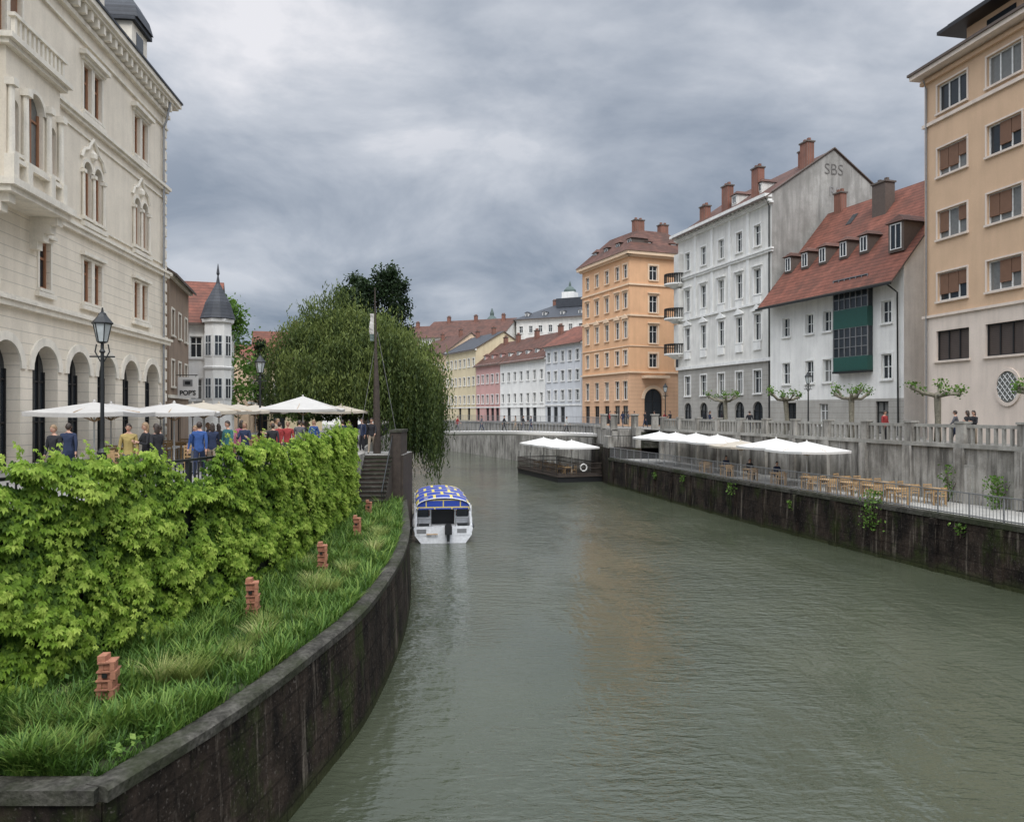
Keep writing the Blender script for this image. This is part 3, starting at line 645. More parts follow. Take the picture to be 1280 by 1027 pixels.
# ---------------------------------------------------------------- white townhouse with bare gable
b=B('white_townhouse',(20,72,RST),{'walls':M['whitegrey'],'base':M['stone_g'],'trim':M['white_t'],'roof':M['tile_d'],'gable':M['fire']})
f=Fac(b,(17.4,79.5),(21.9,64)); L=f.L
cs=(2.0,5.1,8.3,11.3,14.1); ws=[]
for i,u in enumerate(cs):
    ws+= [W(u,14.4,16.2,.95,sur=.15,hood=None),W(u,10.2,12.4,1.0,sur=.18,hood='flat'),W(u,6.2,8.5,1.0,sur=.18,hood='tri')]
f.wall('walls',4.3,18.4,ws)
f.wall('base',RST,4.3,[W(u,1.6,3.6,1.1,sur=.12) for u in cs]+[W(u,-1.5,.9,1.5,arch=1,sill=0,frame='dark',glass='glass') for u in cs])
f.band('trim',4.3,4.6,.2); f.band('trim',9.3,9.5,.15); f.band('trim',13.5,13.7,.16); f.band('trim',13.703,13.85,.25); f.band('trim',17.6,17.75,.2); f.band('trim',17.753,17.95,.35,None,L); f.band('trim',18.1,18.38,.7,None,L)
u=.2
while u<L: f.box('trim',u,u+.25,17.95,18.1,-.05,.5); u+=.7
for u in (3.55,6.7,9.8,12.7): f.box('trim',u-.2,u+.2,9.5,17.6,-.05,.09)
for u in cs: f.box('trim',u-.55,u+.55,5.35,6.05,-.05,.12); f.box('trim',u-.55,u+.55,9.51,10.05,-.05,.10)
f.shell('gable',RST,18.4,12.4); f.gable_roof('roof','gable',18.4,12.4,4.2,over=.75,side=0.02,th=.12)
for a,c in ((0,-6.2),(-6.2,-12.4)):
    za,zc=(18.5,22.75) if a==0 else (22.75,18.5)
    b.box('eave',f.P(L-.1,za,a),f.d*.25,(f.P(L,zc,c)-f.P(L,za,a)),Vector((0,0,.10)))
for u,d,h in ((11.5,-1.8,22.0),(6.5,-1.8,21.8),(15.2,-4.2,23.3),(13.6,-5.2,23.2),(2,-2,21)): f.chimney(u,d,18.5,h,1.0,.7)
for u,d in ((8,-3),(12,-3)): f.dormer(u,18.4+1.2,-1.6,.9,1.0)
for z in (13.3,9.7,6.0):
    c=f.P(-.1,z,.2); b.lathe('trim',c,[(.3,-.5),(.9,-.15),(1.25,-.1),(1.25,.05)],14)
    for j in range(30):
        a=j*math.pi/15; q=c+Vector((1.18*math.cos(a),1.18*math.sin(a),0)); b.tube('dark',[q,q+Vector((0,0,1))],[.05,.05],4)
    b.lathe('dark',c,[(1.2,.97),(1.24,.97),(1.24,1.04),(1.15,1.04)],18)
    f.box('walls',.0,1.0,z-.3,z+3,-.05,.5)
b.tube('dark',[f.P(L-.25,18.1,.5),f.P(L-.25,17.4,.1),f.P(L-.25,-1.6,.1)],[.06,.06,.06],6)
e=b.group()
def text(body,name,loc,size,rot,mat,parent=None,ext=.004,offset=0):
    c=bpy.data.curves.new(name,'FONT'); c.body=body; c.size=size; c.extrude=ext; c.offset=offset; c.align_x='CENTER'; c.align_y='CENTER'
    o=bpy.data.objects.new(name,c); COL.objects.link(o); bpy.context.view_layer.update()
    me=bpy.data.meshes.new_from_object(o); bpy.data.objects.remove(o); o=bpy.data.objects.new(name,me); me.materials.clear(); me.materials.append(mat)
    COL.objects.link(o); o.location=Vector(loc)-(parent.location if parent else Vector((0,0,0))); o.rotation_euler=rot
    if parent: o.parent=parent
    return o
gp=f.P(L+.03,20.9,-6.2); ang=math.atan2(-f.n.y,-f.n.x)
graf=plain('faded_graffiti',(.13,.12,.11),.9)
text('SBS',"gable_graffiti",gp,1.35,(math.pi/2,0,ang),graf,e,.004,-.015)
text('RN',"gable_graffiti_lower",f.P(L+.03,19.0,-6.5),1.2,(math.pi/2,0,ang),plain('faded_graffiti_light',(.24,.23,.22),.9),e)

# ---------------------------------------------------------------- orange palace
b=B('orange_corner_building',(14,92,RST),{'walls':M['orange'],'base':M['orange_g'],'trim':M['orange_t'],'roof':M['tile_d']})
f=Fac(b,(9.2,99.3),(13.6,88)); L=f.L
cs=(1.5,4.1,6.7,9.3,11.2); ws=[]
for u in cs:
    ws+= [W(u,15.6,17.2,.95,sur=.18),W(u,12.1,13.9,.95,sur=.2,hood='flat'),W(u,8.6,10.6,1.0,sur=.2,hood='tri'),W(u,5.5,7.2,1,sur=.18)]
f.wall('walls',4.6,18.6,ws); f.wall('base',RST,4.6,[W(u,1.4,3.6,1.1,sur=.1) for u in cs]+[W(u,-1.5,.7,1.2,sill=0,frame='dark') for u in cs])
g=Fac(b,(13.6,88),(22.0,91.2))
gc=(3.2,6.8)
g.wall('walls',4.6,18.6,[W(u,z,z+h,1.1,sur=.22,hood='flat' if h>1.8 else None,glass='glass') for u in gc for z,h in ((15.4,1.7),(11.6,2.0),(8.0,2.1),(5.2,1.6))])
g.wall('base',RST,4.6,[W(3.2,-1.6,2.7,2.4,arch=1,sill=0,frame='dark',glass='glass',voussoir=.4)])
for F_ in (f,g):
    F_.band('trim',4.5,4.7,.2); F_.band('trim',7.6,7.7,.1); F_.band('trim',11.1,11.3,.15); F_.band('trim',14.7,14.9,.15); F_.band('trim',18.0,18.2,.3); F_.band('trim',18.203,18.6,.6)
g.box('trim',1.6,4.8,3.9,4.2,-.05,1.1)
fp=[f.P(-.7,18.6,.7),f.P(L+.7,18.6,.7),g.P(g.L+.7,18.6,.7),(18,104,18.6)]; tp_=[(12.6,97.5,22),(15.2,92,22),(19,93.5,22),(16,100,22)]
for j in range(4): b.face('roof',[fp[j],fp[(j+1)%4],tp_[(j+1)%4],tp_[j]])
b.face('roof',tp_); b.face('eave',fp)
b.mats['dormer']=M['eave']
for u in (2,5,8,10.8): f.dormer(u,19.1,-.8,1.1,1.3,wk='dormer')
for u in (3.0,6.5): g.dormer(u,19.1,-.9,1.0,1.0,wk='dormer')
g.chimney(3.5,-4,20,23.3,1.3,.8); g.chimney(7,-4,20,23,1.1,.8)
b.group()

# ---------------------------------------------------------------- far row
def rowp(s): return (9.6-.4425*s,104+.897*s)
random.seed(3)
specs=[('blue_grey_house',10.4,0.2,9.7,10,3.0,'bluegrey',5,(1.6,4.4,7.2),'tile',0,1),('white_row_house',26.2,10.5,8.2,10,4.2,'white',7,(1.4,4.9),'tile_d',5,2),
 ('pink_row_house',36.3,26.3,8.3,10,4.0,'pink',5,(1.4,4.9),'tile_d',3,2),('yellow_row_house',51.3,36.4,11.4,11,3.2,'yellow',7,(1.4,4.8,8.2),'slate',0,2),('orange_row_house',72,51.4,11.8,11,4.0,'orange_t',8,(1.4,4.8,8.2),'tile_d',0,2)]
for n,sa,sb,z,D,r,w,c,rows,rf,dm,ch in specs:
    bb,ff_=house(n,rowp(sa),rowp(sb),z,D,r,w,c,rows,roof=rf,dorm=dm,chim=ch,wh=1.5); bb.group()
bb,ff_=house('civic_building',(1,178),(21,168),21.5,16,4.0,'whitegrey',9,(4,9,14,18.3),roof='slate',style='hip',dorm=5,chim=2)
ff_.box('slate',8,15,24.5,26.6,-10,-5); ff_.box('trim',9,12,26.6,28.2,-9,-6); bb.lathe('copper',ff_.P(10.5,28.2,-7.5),[(1.5,0),(1.4,.6),(.8,1.2),(.3,1.5),(.25,2.1),(.05,2.7)],12); bb.group()
bb,ff_=house('large_tiled_building',(-22,180),(-2,172),17.5,16,4.5,'whitegrey',8,(4,9,13),roof='tile_d',chim=3,wh=2); bb.group()
bb,ff_=house('large_tiled_building',(-50,190),(-22,180),16.5,16,4.5,'orange_t',8,(4,8,11),roof='tile_d',chim=3,wh=2); bb.group()
b=B('church_tower',(-5,190,RST),{'walls':M['white']}); b.cb('walls',(-5,190,9),(2.2,2.2,27)); b.lathe('copper',(-5,190,22.4),[(1.5,0),(1.6,.4),(1.0,1.1),(.5,1.6),(.5,2.2),(.1,3.4)],10); b.group()
bb,ff_=house('brown_side_house',(-21.0,46.5),(-23.0,54),8.6,9,3,'brown',3,(1.6,4.8),zb=LST,roof='tile_d',trim='cream_t'); bb.group()
b=B('turreted_house',(-24,58,LST),{'walls':M['white'],'trim':M['white_t'],'roof':M['tile'],'turretroof':M['slate']})
f=Fac(b,(-27.5,56.5),(-22.6,58.0)); f.wall('walls',LST,6.9,[W(u,z,z+1.6,.85,sur=.12) for u in (1.0,2.4,3.7) for z in (.9,4.1)]); f.shell('walls',LST,6.9,10)
f.gable_roof('roof','walls',6.9,10,3.6); f.band('trim',6.5,6.85,.2)
g=Fac(b,(-22.6,58.0),(-24.5,67)); g.wall('walls',LST,6.9,[W(u,z,z+1.6,.9,sur=.12) for u in (2,4.5,7) for z in (.9,4.1)])
tc=Vector((-22.3,57.6,0)); b.lathe('walls',tc,[(1.02,LST),(1.02,6.7)],8); b.lathe('trim',tc,[(1.2,6.7),(1.25,6.95),(1.05,7.0)],8); b.lathe('trim',tc,[(1.1,3.2),(1.14,3.35),(1.06,3.4)],8)
b.lathe('turretroof',tc,[(1.3,7.0),(1.12,7.5),(.92,8.2),(.5,9.0),(.15,9.7),(.05,10.3),(.12,10.45),(.02,11.2)],12)
for a in range(8):
    an=(a+.5)*math.pi/4; r=.955; q=tc+Vector((r*math.cos(an),r*math.sin(an),0)); 
    for z in (1.0,4.2): b.cb('frame_w',(q.x,q.y,z+.75),(.06,.62,1.62),an); b.cb('glass',(q.x,q.y,z+.75),(.09,.46,1.45),an); b.cb('frame_w',(q.x,q.y,z+.95),(.12,.46,.05),an); b.cb('frame_w',(q.x,q.y,z+.75),(.12,.04,1.45),an)
b.group()
bb,ff_=house('distant_tiled_house',(-28,82),(-21,84),5.5,9,3.5,'yellow',4,(1.5,),zb=LST,chim=1); bb.group()
bb,ff_=house('distant_tiled_house',(-25,72),(-28.0,84),4.8,9,3.2,'orange_t',4,(1.5,),zb=LST,chim=1); bb.group()
bb,ff_=house('distant_tiled_house',(-50,120),(-22,125),7.0,12,4,'white',8,(1.5,4),zb=LST,chim=2); bb.group()
b=B('hanging_sign',(-20.9,49,1.5)); b.cb('canvas',(-20.9,49,1.55),(1.3,.08,1.35)); b.tube('dark',[(-21.7,49,2.35),(-20.3,49,2.35)],[.03,.03],6); b.cb('grey',(-20.9,48.95,1.85),(.62,.02,.42)); b.cb('dark',(-20.9,48.93,1.85),(.34,.02,.2))
for x in (-21.4,-20.4): b.tube('dark',[(x,49,2.35),(x,49,2.2)],[.02,.02],4)
e=b.group(); text("POP'S",'sign_lettering',(-20.9,48.94,1.2),.42,(math.pi/2,0,0),M['black'],e,.01,.01)

# ---------------------------------------------------------------- right retaining wall
b=B('right_retaining_wall')
wl=[(rx(y),y) for y in np.arange(6,70.1,1)]
b.sweep('concrete',wl,[(0,QUAY-.3),(0,RST-.05),(.4,RST-.05),(.4,QUAY-.3)])
b.sweep('concrete_l',wl,[(-.12,RST-.05),(-.12,RST+.15),(.45,RST+.15),(.45,RST-.05)])
sd=Vector((-.24,1,0)).normalized(); sn=Vector((-sd.y,sd.x,0))
y=7
while y<70:
    x=rx(y); an=math.atan2(sd.y,sd.x)
    b.cb('concrete',(x-.06,y,(QUAY+RST)/2),(.55,.28,RST-QUAY-.12),an); b.cb('concrete',(x+.1,y,-1.06),(.5,.42,1.0),an); b.cb('concrete_l',(x+.1,y,-.52),(.58,.5,.10),an)
    y+=3.3
b.group()
b=B('right_balustrade')
b.sweep('concrete_l',[(p[0]+.14,p[1]) for p in wl],[(-.10,-.78),(-.10,-.62),(.10,-.62),(.10,-.78)])
y=7.2
while y<70: b.cb('concrete_l',(rx(y)+.12,y,-1.16),(.12,.13,.78),math.atan2(sd.y,sd.x)); y+=.42
b.group()
b=B('wall_niche_door'); yy0=36.5; b.cb('concrete_l',(rx(yy0)-.02,yy0,-3.5),(1.3,.2,1.9),math.atan2(sd.y,sd.x)); b.cb('concrete',(rx(yy0)-.13,yy0,-3.55),(1.0,.06,1.7),math.atan2(sd.y,sd.x)); b.done()
b=B('right_quay_wall')
b.sweep('quay',[(p[0],p[1]) for p in redge],[(-.1,-7.6),(0,QUAY-.12),(.5,QUAY-.12),(.5,-7.6)])
b.sweep('coping',[(p[0],p[1]) for p in redge],[(-.06,QUAY-.12),(-.06,QUAY+.08),(.45,QUAY+.08),(.45,QUAY-.12)])
y=20
while y<70: b.cb('quay',(ex(y)-.06,y,-5.7),(.35,.22,2.3),math.atan2(1,-.24)); y+=3.1
b.group()
railing('terrace_railing',[(p[0]+.15,p[1]) for p in redge if p[1]>12],QUAY+.08,1.0,k='grey',post=1.6,bar=.16,rails=(1,.1),bw=.018)
b=B('far_quay_wall'); b.sweep('concrete',farbank,[(0,-7.6),(0,RST),(.5,RST),(.5,-7.6)]); b.sweep('concrete_l',farbank,[(-.1,RST),(-.1,RST+.2),(.5,RST+.2),(.5,RST)]); b.group()
railing('quay_railing',farbank[:60],RST+.2,.9,k='grey',post=2.,bar=.3,bw=.02)
b=B('bridge_abutment',(11.5,75,-4))
b.box('quay',(9.0,71,-7.6),(5.6,0,0),(-.6,9.5,0),(0,0,4.2)); b.box('concrete',(9.7,73.5,-3.4),(4.6,0,0),(-.3,7,0),(0,0,1.65))
b.box('concrete',(9.0,71.0,-3.4),(.5,0,0),(-.2,2.4,0),(0,0,1.1)); b.box('concrete',(11.6,71.2,-3.4),(.5,0,0),(0,2.2,0),(0,0,1.9))
for i in range(9): b.box('coping',(12.1,71+i*.28,-4.4),(2.0,0,0),(0,.3,0),(0,0,1+i*.18))
for x,y in ((9.9,73.8),(11.9,73.7),(13.9,73.9),(9.6,79.6)): b.cb('concrete',(x,y,-1.1),(.6,.6,1.5)); b.cb('concrete_l',(x,y,-.3),(.75,.75,.14))
b.box('dark',(9.4,71.3,-2.3),(3.5,0,0),(0,.05,0),(0,0,.05))
for i in range(14): b.box('dark',(9.4+i*.26,71.3,-3.4),(.03,0,0),(0,.03,0),(0,0,1.1))
b.group()
b=B('footbridge',(0,87,-2.4)); p0=Vector((10.0,84,0));p1=Vector((-11.8,90,0)); pts=[]
for i in range(25):
    t=i/24; p=p0.lerp(p1,t); pts.append((p.x,p.y,-2.45+.24*math.sin(math.pi*t)))
b.sweep('canvas',pts,[(-1.5,0),(1.5,0),(1.4,-.28),(.6,-.45),(-.6,-.45),(-1.4,-.28)]); b.sweep('grey',pts,[(-1.52,1.02),(-1.44,1.02),(-1.44,1.1),(-1.52,1.1)]); b.sweep('grey',pts,[(1.52,1.02),(1.44,1.02),(1.44,1.1),(1.52,1.1)])
for i in range(0,61):
    t=i/60; p=p0.lerp(p1,t); z=-2.45+.24*math.sin(math.pi*t); d=(p1-p0).normalized(); n=Vector((-d.y,d.x,0))
    for sgn in (-1,1): q=p+n*1.48*sgn; b.cb('grey',(q.x,q.y,z+.52),(.04,.04,1.04))
b.group()

# ---------------------------------------------------------------- parasols
def parasol_mesh(name,half,peak,edge,cv,n=4,val=.14):
    b=B(name,(0,0,0),{'canopy':cv}); R=[]
    def ringp(r,z):
        out=[]
        for i in range(4):
            a=Vector(((-1,1,1,-1)[i],(-1,-1,1,1)[i],0)); c=Vector(((-1,1,1,-1)[(i+1)%4],(-1,-1,1,1)[(i+1)%4],0))
            for k in range(n): p=a.lerp(c,k/n); out.append(Vector((p.x*r,p.y*r,z-.05*math.sin(math.pi*k/n)*r/half)))
        return out
    b.ring('canopy',[ringp(half,edge-val),ringp(half*1.005,edge),ringp(half*.6,edge+(peak-edge)*.36),ringp(half*.2,edge+(peak-edge)*.8),ringp(.04,peak)],False)
    b.ring('canopy',[ringp(half*.985,edge-.015),ringp(half*.2,edge+(peak-edge)*.76),ringp(.03,peak-.04)],False)
    b.tube('frame_w',[(0,0,.05),(0,0,peak)],[.035,.03],8); b.lathe('grey',(0,0,0),[(.35,0),(.35,.07),(.08,.1)],12)
    for i in range(8):
        a=i*math.pi/4; r=half*(1.35 if i%2 else .97); b.tube('woody',[(0,0,peak-.08),(math.cos(a)*r,math.sin(a)*r,edge-.02)],[.018,.014],4); b.tube('woody',[(0,0,edge-.35),(math.cos(a)*r*.5,math.sin(a)*r*.5,edge+(peak-edge)*.42)],[.015,.015],4)
    b.lathe('canopy',(0,0,peak),[(.06,-.03),(.05,.06),(.01,.1)],6)
    return b.mesh()
PG=parasol_mesh('parasol',1.55,2.42,2.1,M['canvas_g']); PW=parasol_mesh('parasol',1.75,2.75,2.25,M['canvas']); PB=parasol_mesh('parasol',1.6,2.5,2.15,M['canvas_b']); PL=parasol_mesh('parasol',2.1,2.95,2.25,M['canvas_g'])
for x,y,m,r in ((-14.3,26.0,PG,.1),(-12.9,29.0,PG,.3),(-16.0,30.3,PG,.1),(-13.4,33.0,PB,.2),(-16.2,35,PG,.2),(-14.2,36.8,PB,.1),(-16.4,39,PB,.1),(-14.6,40.5,PB,.3),(-11.7,42.5,PL,.12),(-15.2,45,PB,.1),(-10.7,47.6,PB,.1),(-17.2,42.5,PG,0)):
    inst('parasol',m,(x,y,LST),r)
for y,m,o in ((44.4,PW,2.3),(47.6,PW,2.4),(51.6,PB,2.3),(54.8,PW,2.3),(58.2,PW,2.3),(61.6,PW,2.2),(64.8,PW,2.2)):
    inst('parasol',m,(ex(y)+o,y,QUAY+.001),.24+random.uniform(-.08,.08),random.uniform(.94,1.0))
b=B('cafe_table'); b.cb('woody',(0,0,.73),(.75,.75,.04)); 
for sx in (-1,1):
    for sy in (-1,1): b.cb('woody',(sx*.31,sy*.31,.355),(.05,.05,.71))
b.cb('woody',(0,.33,.65),(.6,.03,.08)); b.cb('woody',(0,-.33,.65),(.6,.03,.08)); TM=b.mesh()
b=B('cafe_chair'); b.cb('woody',(0,0,.45),(.42,.42,.03))
for sx in (-1,1): b.cb('woody',(sx*.18,.18,.215),(.035,.035,.44)); b.cb('woody',(sx*.18,-.19,.44),(.035,.035,.88))
for z in (.6,.72,.84): b.cb('woody',(0,-.19,z),(.36,.02,.06))
CM=b.mesh()
ty=[36.2,37.8,39.4,41.0,42.6,45.5,48.5,51.5,54.5]
for y in ty:
    for o in (1.3,3.1):
        if o>2 and y>44: continue
        x=ex(y)+o; inst('cafe_table',TM,(x,y,QUAY+.001),.24+random.uniform(-.1,.1))
        for s_ in (-1,1): inst('cafe_chair',CM,(x+.0+s_*.12,y+s_*.68,QUAY+.001),(math.pi if s_>0 else 0)+.24+random.uniform(-.3,.3))
for x,y in ((-12.9,25),(-11.8,28.6),(-14.6,28.5),(-12.3,32.6),(-14.8,33.5),(-12.8,36.6),(-13.4,40.5),(-11.2,42.5)):
    inst('cafe_table',TM,(x,y,LST+.001),.1)
    for s_ in (-1,1): inst('cafe_chair',CM,(x,y+s_*.68,LST+.001),(math.pi if s_>0 else 0)+random.uniform(-.3,.3))

# ---------------------------------------------------------------- floating terrace
b=B('floating_cafe_terrace',(4.3,78,WATER)); A=Vector((4.4,72.8,0)); dl=Vector((-.3,.954,0)); dw=Vector((.954,.3,0)); LL,WW=12.5,4.6
b.box('black',A+Vector((0,0,-7.1)),dl*LL,dw*WW,Vector((0,0,.8))); b.box('wood',A-dl*.1-dw*.1+Vector((0,0,-6.3)),dl*(LL+.2),dw*(WW+.2),Vector((0,0,.15)))
def rail(p,d,l):
    n=int(l/.16)
    for i in range(n+1):
        q=p+d*(l*i/n); b.cb('wood',(q.x,q.y,-5.6),(.03,.03,1.1))
    for z in (-5.05,-5.5,-6.0): 
        b.box('wood',p+Vector((0,0,z))-Vector((.03,.03,0)),d*l,Vector((d.y,-d.x,0))*.06,Vector((0,0,.07)))
rail(A,dl,LL); rail(A,dw,WW); rail(A+dw*WW,dl,LL); rail(A+dl*LL,dw,WW)
for k_ in range(4): q=A+dl*(.4+k_*3.9); b.cb('dark',(q.x,q.y,-5.3),(.07,.07,1.9))
q=A+dw*2.6-dl*.15; 
pts=[q+dw*(.33*math.cos(i*math.pi/8))+Vector((0,0,-5.4+.33*math.sin(i*math.pi/8))) for i in range(17)]; b.tube('canvas',pts,[.07]*17,6)
b.group()
for k_,m in ((2.2,PW),(6.4,PW),(10.4,PW)): q=A+dl*k_+dw*2.3; inst('parasol',m,(q.x,q.y,-6.15),.3,1.2)
for k_ in (1.2,3.2,5.4,7.6,9.8): q=A+dl*k_+dw*1.4; inst('cafe_table',TM,(q.x,q.y,-6.149),.3); q=q+dw*.7; inst('cafe_chair',CM,(q.x,q.y,-6.149),1.9)

# ---------------------------------------------------------------- boat
bt=B('tour_boat',(0,0,0)); st=[(0,1.5,.95),(1,1.58,.92),(3,1.6,.9),(6,1.5,.92),(8.3,1.1,1.0),(9.8,.5,1.15),(10.5,.05,1.3)]
rings=[]
for y,w,h in st: rings.append([Vector((x,y+dy,z)) for x,dy,z in ((-w,0,h),(-w*1.04,0,h-.12),(-w*.97,0,.35),(-w*.7,0,-.25),(w*.7,0,-.25),(w*.97,0,.35),(w*1.04,0,h-.12),(w,0,h))])
bt.ring('hull',rings)
for s_ in (-1,1):
    bt.tube('dark',[(s_*w*1.05,y,h-.08) for y,w,h in st],[.045]*7,6)
    bt.box('hull',(s_*1.5-.03,.1,.95),(.06,0,0),(0,7.2,0),(0,0,.5)); bt.box('glass',(s_*1.47-.015,1.2,1.45),(.03,0,0),(0,6,0),(0,0,.62))
    for y in (.15,1.2,3,4.9,7.2): bt.box('hull',(s_*1.46-.04,y,1.4),(.08,0,0),(0,.09,0),(0,0,.78))
    x0=-1.5 if s_<0 else .62
    bt.box('hull',(x0,-.02,.4),(.88,0,0),(0,.75,0),(0,0,.62)); bt.box('dark',(x0+.12,-.03,.98),(.64,0,0),(0,.55,0),(0,0,.09)); bt.box('grey',(x0+.1,-.035,.55),(.5,0,0),(0,.02,0),(0,0,.25))
    bt.tube('hull',[(s_*1.45,.1,1.0),(s_*1.42,.15,1.7),(s_*1.36,.3,2.15)],[.07,.05,.05],8)
    bt.tube('grey',[(s_*1.3,-.05,1.0),(s_*1.3,-.05,1.45),(s_*.65,-.05,1.45),(s_*.65,-.05,1.0)],[.025]*4,6)
    bt.box('hull',(s_*1.05-.36,.9,1.0),(.72,0,0),(0,.06,0),(0,0,.45)); bt.box('glass',(s_*1.05-.3,.89,1.4),(.6,0,0),(0,.05,0),(0,0,.62)); bt.box('hull',(s_*.66-.04,.88,1.0),(.08,0,0),(0,.08,0),(0,0,1.15))
bt.box('black',(-.62,1.3,.4),(1.24,0,0),(0,.05,0),(0,0,1.4)); bt.box('wood',(-1.4,.3,.62),(2.8,0,0),(0,7,0),(0,0,.03))  # black panel stands in for the shade inside the open cabin
for y in (2.2,3.4,4.6,5.8):
    for s_ in (-1,1): bt.box('red',(s_*.9-.45,y,.65),(.9,0,0),(0,.45,0),(0,0,.42))
rr=[]; 
for y,sc_,zz_ in ((.0,1.0,0),(1.2,1.02,.02),(2.5,1.03,.03),(5,1.03,.03),(7.6,1.0,0)):
    rr.append([Vector((1.42*sc_*math.cos(a),y,2.05+zz_+.62*math.sin(a)**.8*sc_)) for a in [math.pi*i/16 for i in range(17)]])
bt.ring('boatcanvas',rr,False); bt.ring('canvas',[[p*1-Vector((0,0,.04)) for p in r] for r in rr],False)
bt.tube('hull',[p+Vector((0,-.02,0)) for p in rr[0]],[.035]*17,6)
bt.face('boatvalance',[p+Vector((0,.05,-.0)) for p in rr[0]]); bt.box('boatvalance',(-1.42,.0,1.98),(2.84,0,0),(0,.03,0),(0,0,.07))
bt.cb('black',(.25,-.28,.78),(.36,.5,.5)); bt.cb('black',(.25,-.30,1.06),(.28,.4,.12)); bt.cb('dark',(.25,-.26,.3),(.14,.2,.7)); bt.cb('grey',(.25,-.28,.05),(.12,.55,.1))
bt.tube('woody',[(-.9,-.12,.5),(-.3,-.12,.5)],[.04,.04],6); bt.tube('canvas',[(-1.72,1.6,.6),(-1.72,1.6,.15)],[.1,.1],8); bt.tube('canvas',[(-1.72,4.6,.6),(-1.72,4.6,.15)],[.1,.1],8)
me=bt.mesh(); inst('tour_boat',me,(-3.55,39.3,WATER+.05),.13,(.98,.92,.86))

# ---------------------------------------------------------------- lamps
def lamp_mesh(H):
    b=B('street_lamp'); b.lathe('dark',(0,0,0),[(.22,0),(.22,.25),(.15,.35),(.13,.8),(.16,.88),(.08,1.0),(.06,1.2),(.05,H-1.25),(.09,H-1.2),(.05,H-1.12),(.045,H-.95)],12)
    b.tube('dark',[(-.35,0,H-1.35),(.35,0,H-1.35)],[.025,.025],6); 
    for s_ in (-1,1): b.tube('dark',[(s_*.05,0,H-1.5),(s_*.2,0,H-1.2),(s_*.16,0,H-.98)],[.02]*3,6)
    b.lathe('dark',(0,0,H),[(.03,-.97),(.14,-.93),(.15,-.9)],6); b.lathe('lampglass',(0,0,H),[(.14,-.9),(.25,-.38)],6)
    for i in range(6): a=i*math.pi/3; b.tube('dark',[(.145*math.cos(a),.145*math.sin(a),H-.9),(.255*math.cos(a),.255*math.sin(a),H-.37)],[.016,.016],4)
    b.lathe('dark',(0,0,H),[(.30,-.38),(.31,-.34),(.16,-.16),(.12,-.1),(.10,-.05),(.04,-.01),(.02,.12)],6); return b.mesh()
LM=lamp_mesh(5.1)
for x,y in ((-12.3,22.8),(-13.5,40.7),(-18.8,68),(-22.5,85)): inst('street_lamp',LM,(x,y,LST),.2)
for y in (50.5,72): inst('street_lamp',LM,(rx(y)+1.3,y,RST),.2,.85)

# ---------------------------------------------------------------- trees
def tree(name,base,limbs,leafpos,leafsize,tint,mat,lw=.28,bark='bark',down=False):
    b=B(name,base)
    for pts,r in limbs: b.tube(bark,pts,r,7)
    o=b.done(True); N=len(leafpos); pos=np.array(leafpos)-np.array(base)
    nr=rng.normal(0,1,(N,3)); up=rng.normal(0,1,(N,3))
    if down: up=np.tile([0,0,1.],(N,1))+rng.normal(0,.3,(N,3)); nr[:,2]*=.4
    X,Y,Z=frames(nr,up)
    leafcloud('foliage',*rleaf(lw),pos,X,Y,Z,np.array(leafsize),np.array(tint),mat,o); return o
bx,by=-11.3,53; lp=[];ls=[];lt=[];limbs=[([(bx,by,LST-.2),(bx+.1,by,0),(bx-.2,by+.2,2)],[.55,.45,.4])]
heads=[]
for i in range(125):
    a=random.random()*6.283; e=random.random(); el=math.asin(e**.72) 
    rr_=random.uniform(.68,1.04)*(1+.16*mn.noise(Vector((math.cos(a)*1.6,math.sin(a)*1.6,el*2)))); X0=bx+.5+5.9*rr_*math.cos(el)**.9*math.cos(a); Y0=by+5.2*rr_*math.cos(el)**.9*math.sin(a); Z0=1.9+5.9*rr_*math.sin(el)-.10*(X0-bx+1)
    heads.append((X0,Y0,Z0,a,el))
    if i%5==0: limbs.append(([(bx,by,1.8),((bx*1+X0)/2,(by+Y0)/2,max(3,Z0*.8)),(X0,Y0,Z0)],[.24,.13,.03]))
for X0,Y0,Z0,a,el in heads:
    br=random.gauss(0,.17)
    for k in range(150):
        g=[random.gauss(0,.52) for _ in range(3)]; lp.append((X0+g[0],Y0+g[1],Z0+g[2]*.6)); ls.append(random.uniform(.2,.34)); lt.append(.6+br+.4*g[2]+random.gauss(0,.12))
    for k in range(34):
        sx,sy,sz=X0+random.gauss(0,.62),Y0+random.gauss(0,.62),Z0+random.gauss(0,.3); ln=random.uniform(1.2,2.8)+(1.8+random.random()*2.0 if el<.55 else 0)
        out=random.uniform(.05,.35); ox,oy=math.cos(a)*out,math.sin(a)*out
        lowlim=-5.6 if sx>-6.5 else (-3.2 if sx>-8.5 else -.7)
        n=int(ln/.15)
        for j in range(n):
            t=j/n; z=sz-ln*t
            if z<lowlim+random.random()*.8: break
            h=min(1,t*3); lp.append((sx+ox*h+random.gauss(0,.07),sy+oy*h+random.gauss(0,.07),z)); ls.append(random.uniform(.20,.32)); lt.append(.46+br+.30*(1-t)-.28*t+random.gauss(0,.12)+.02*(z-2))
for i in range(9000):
    a=random.random()*6.283; r=math.sqrt(random.random())*4.4; zt=.8+4.6*math.sqrt(max(0,1-(r/5.2)**2)); z=-.6+random.random()*(zt+.6); lp.append((bx+.5+r*math.cos(a),by+.9*r*math.sin(a),z)); ls.append(random.uniform(.25,.4)); lt.append(.12+random.gauss(0,.1))  # inner core leaves tinted dark, crown's interior shade put into their colour
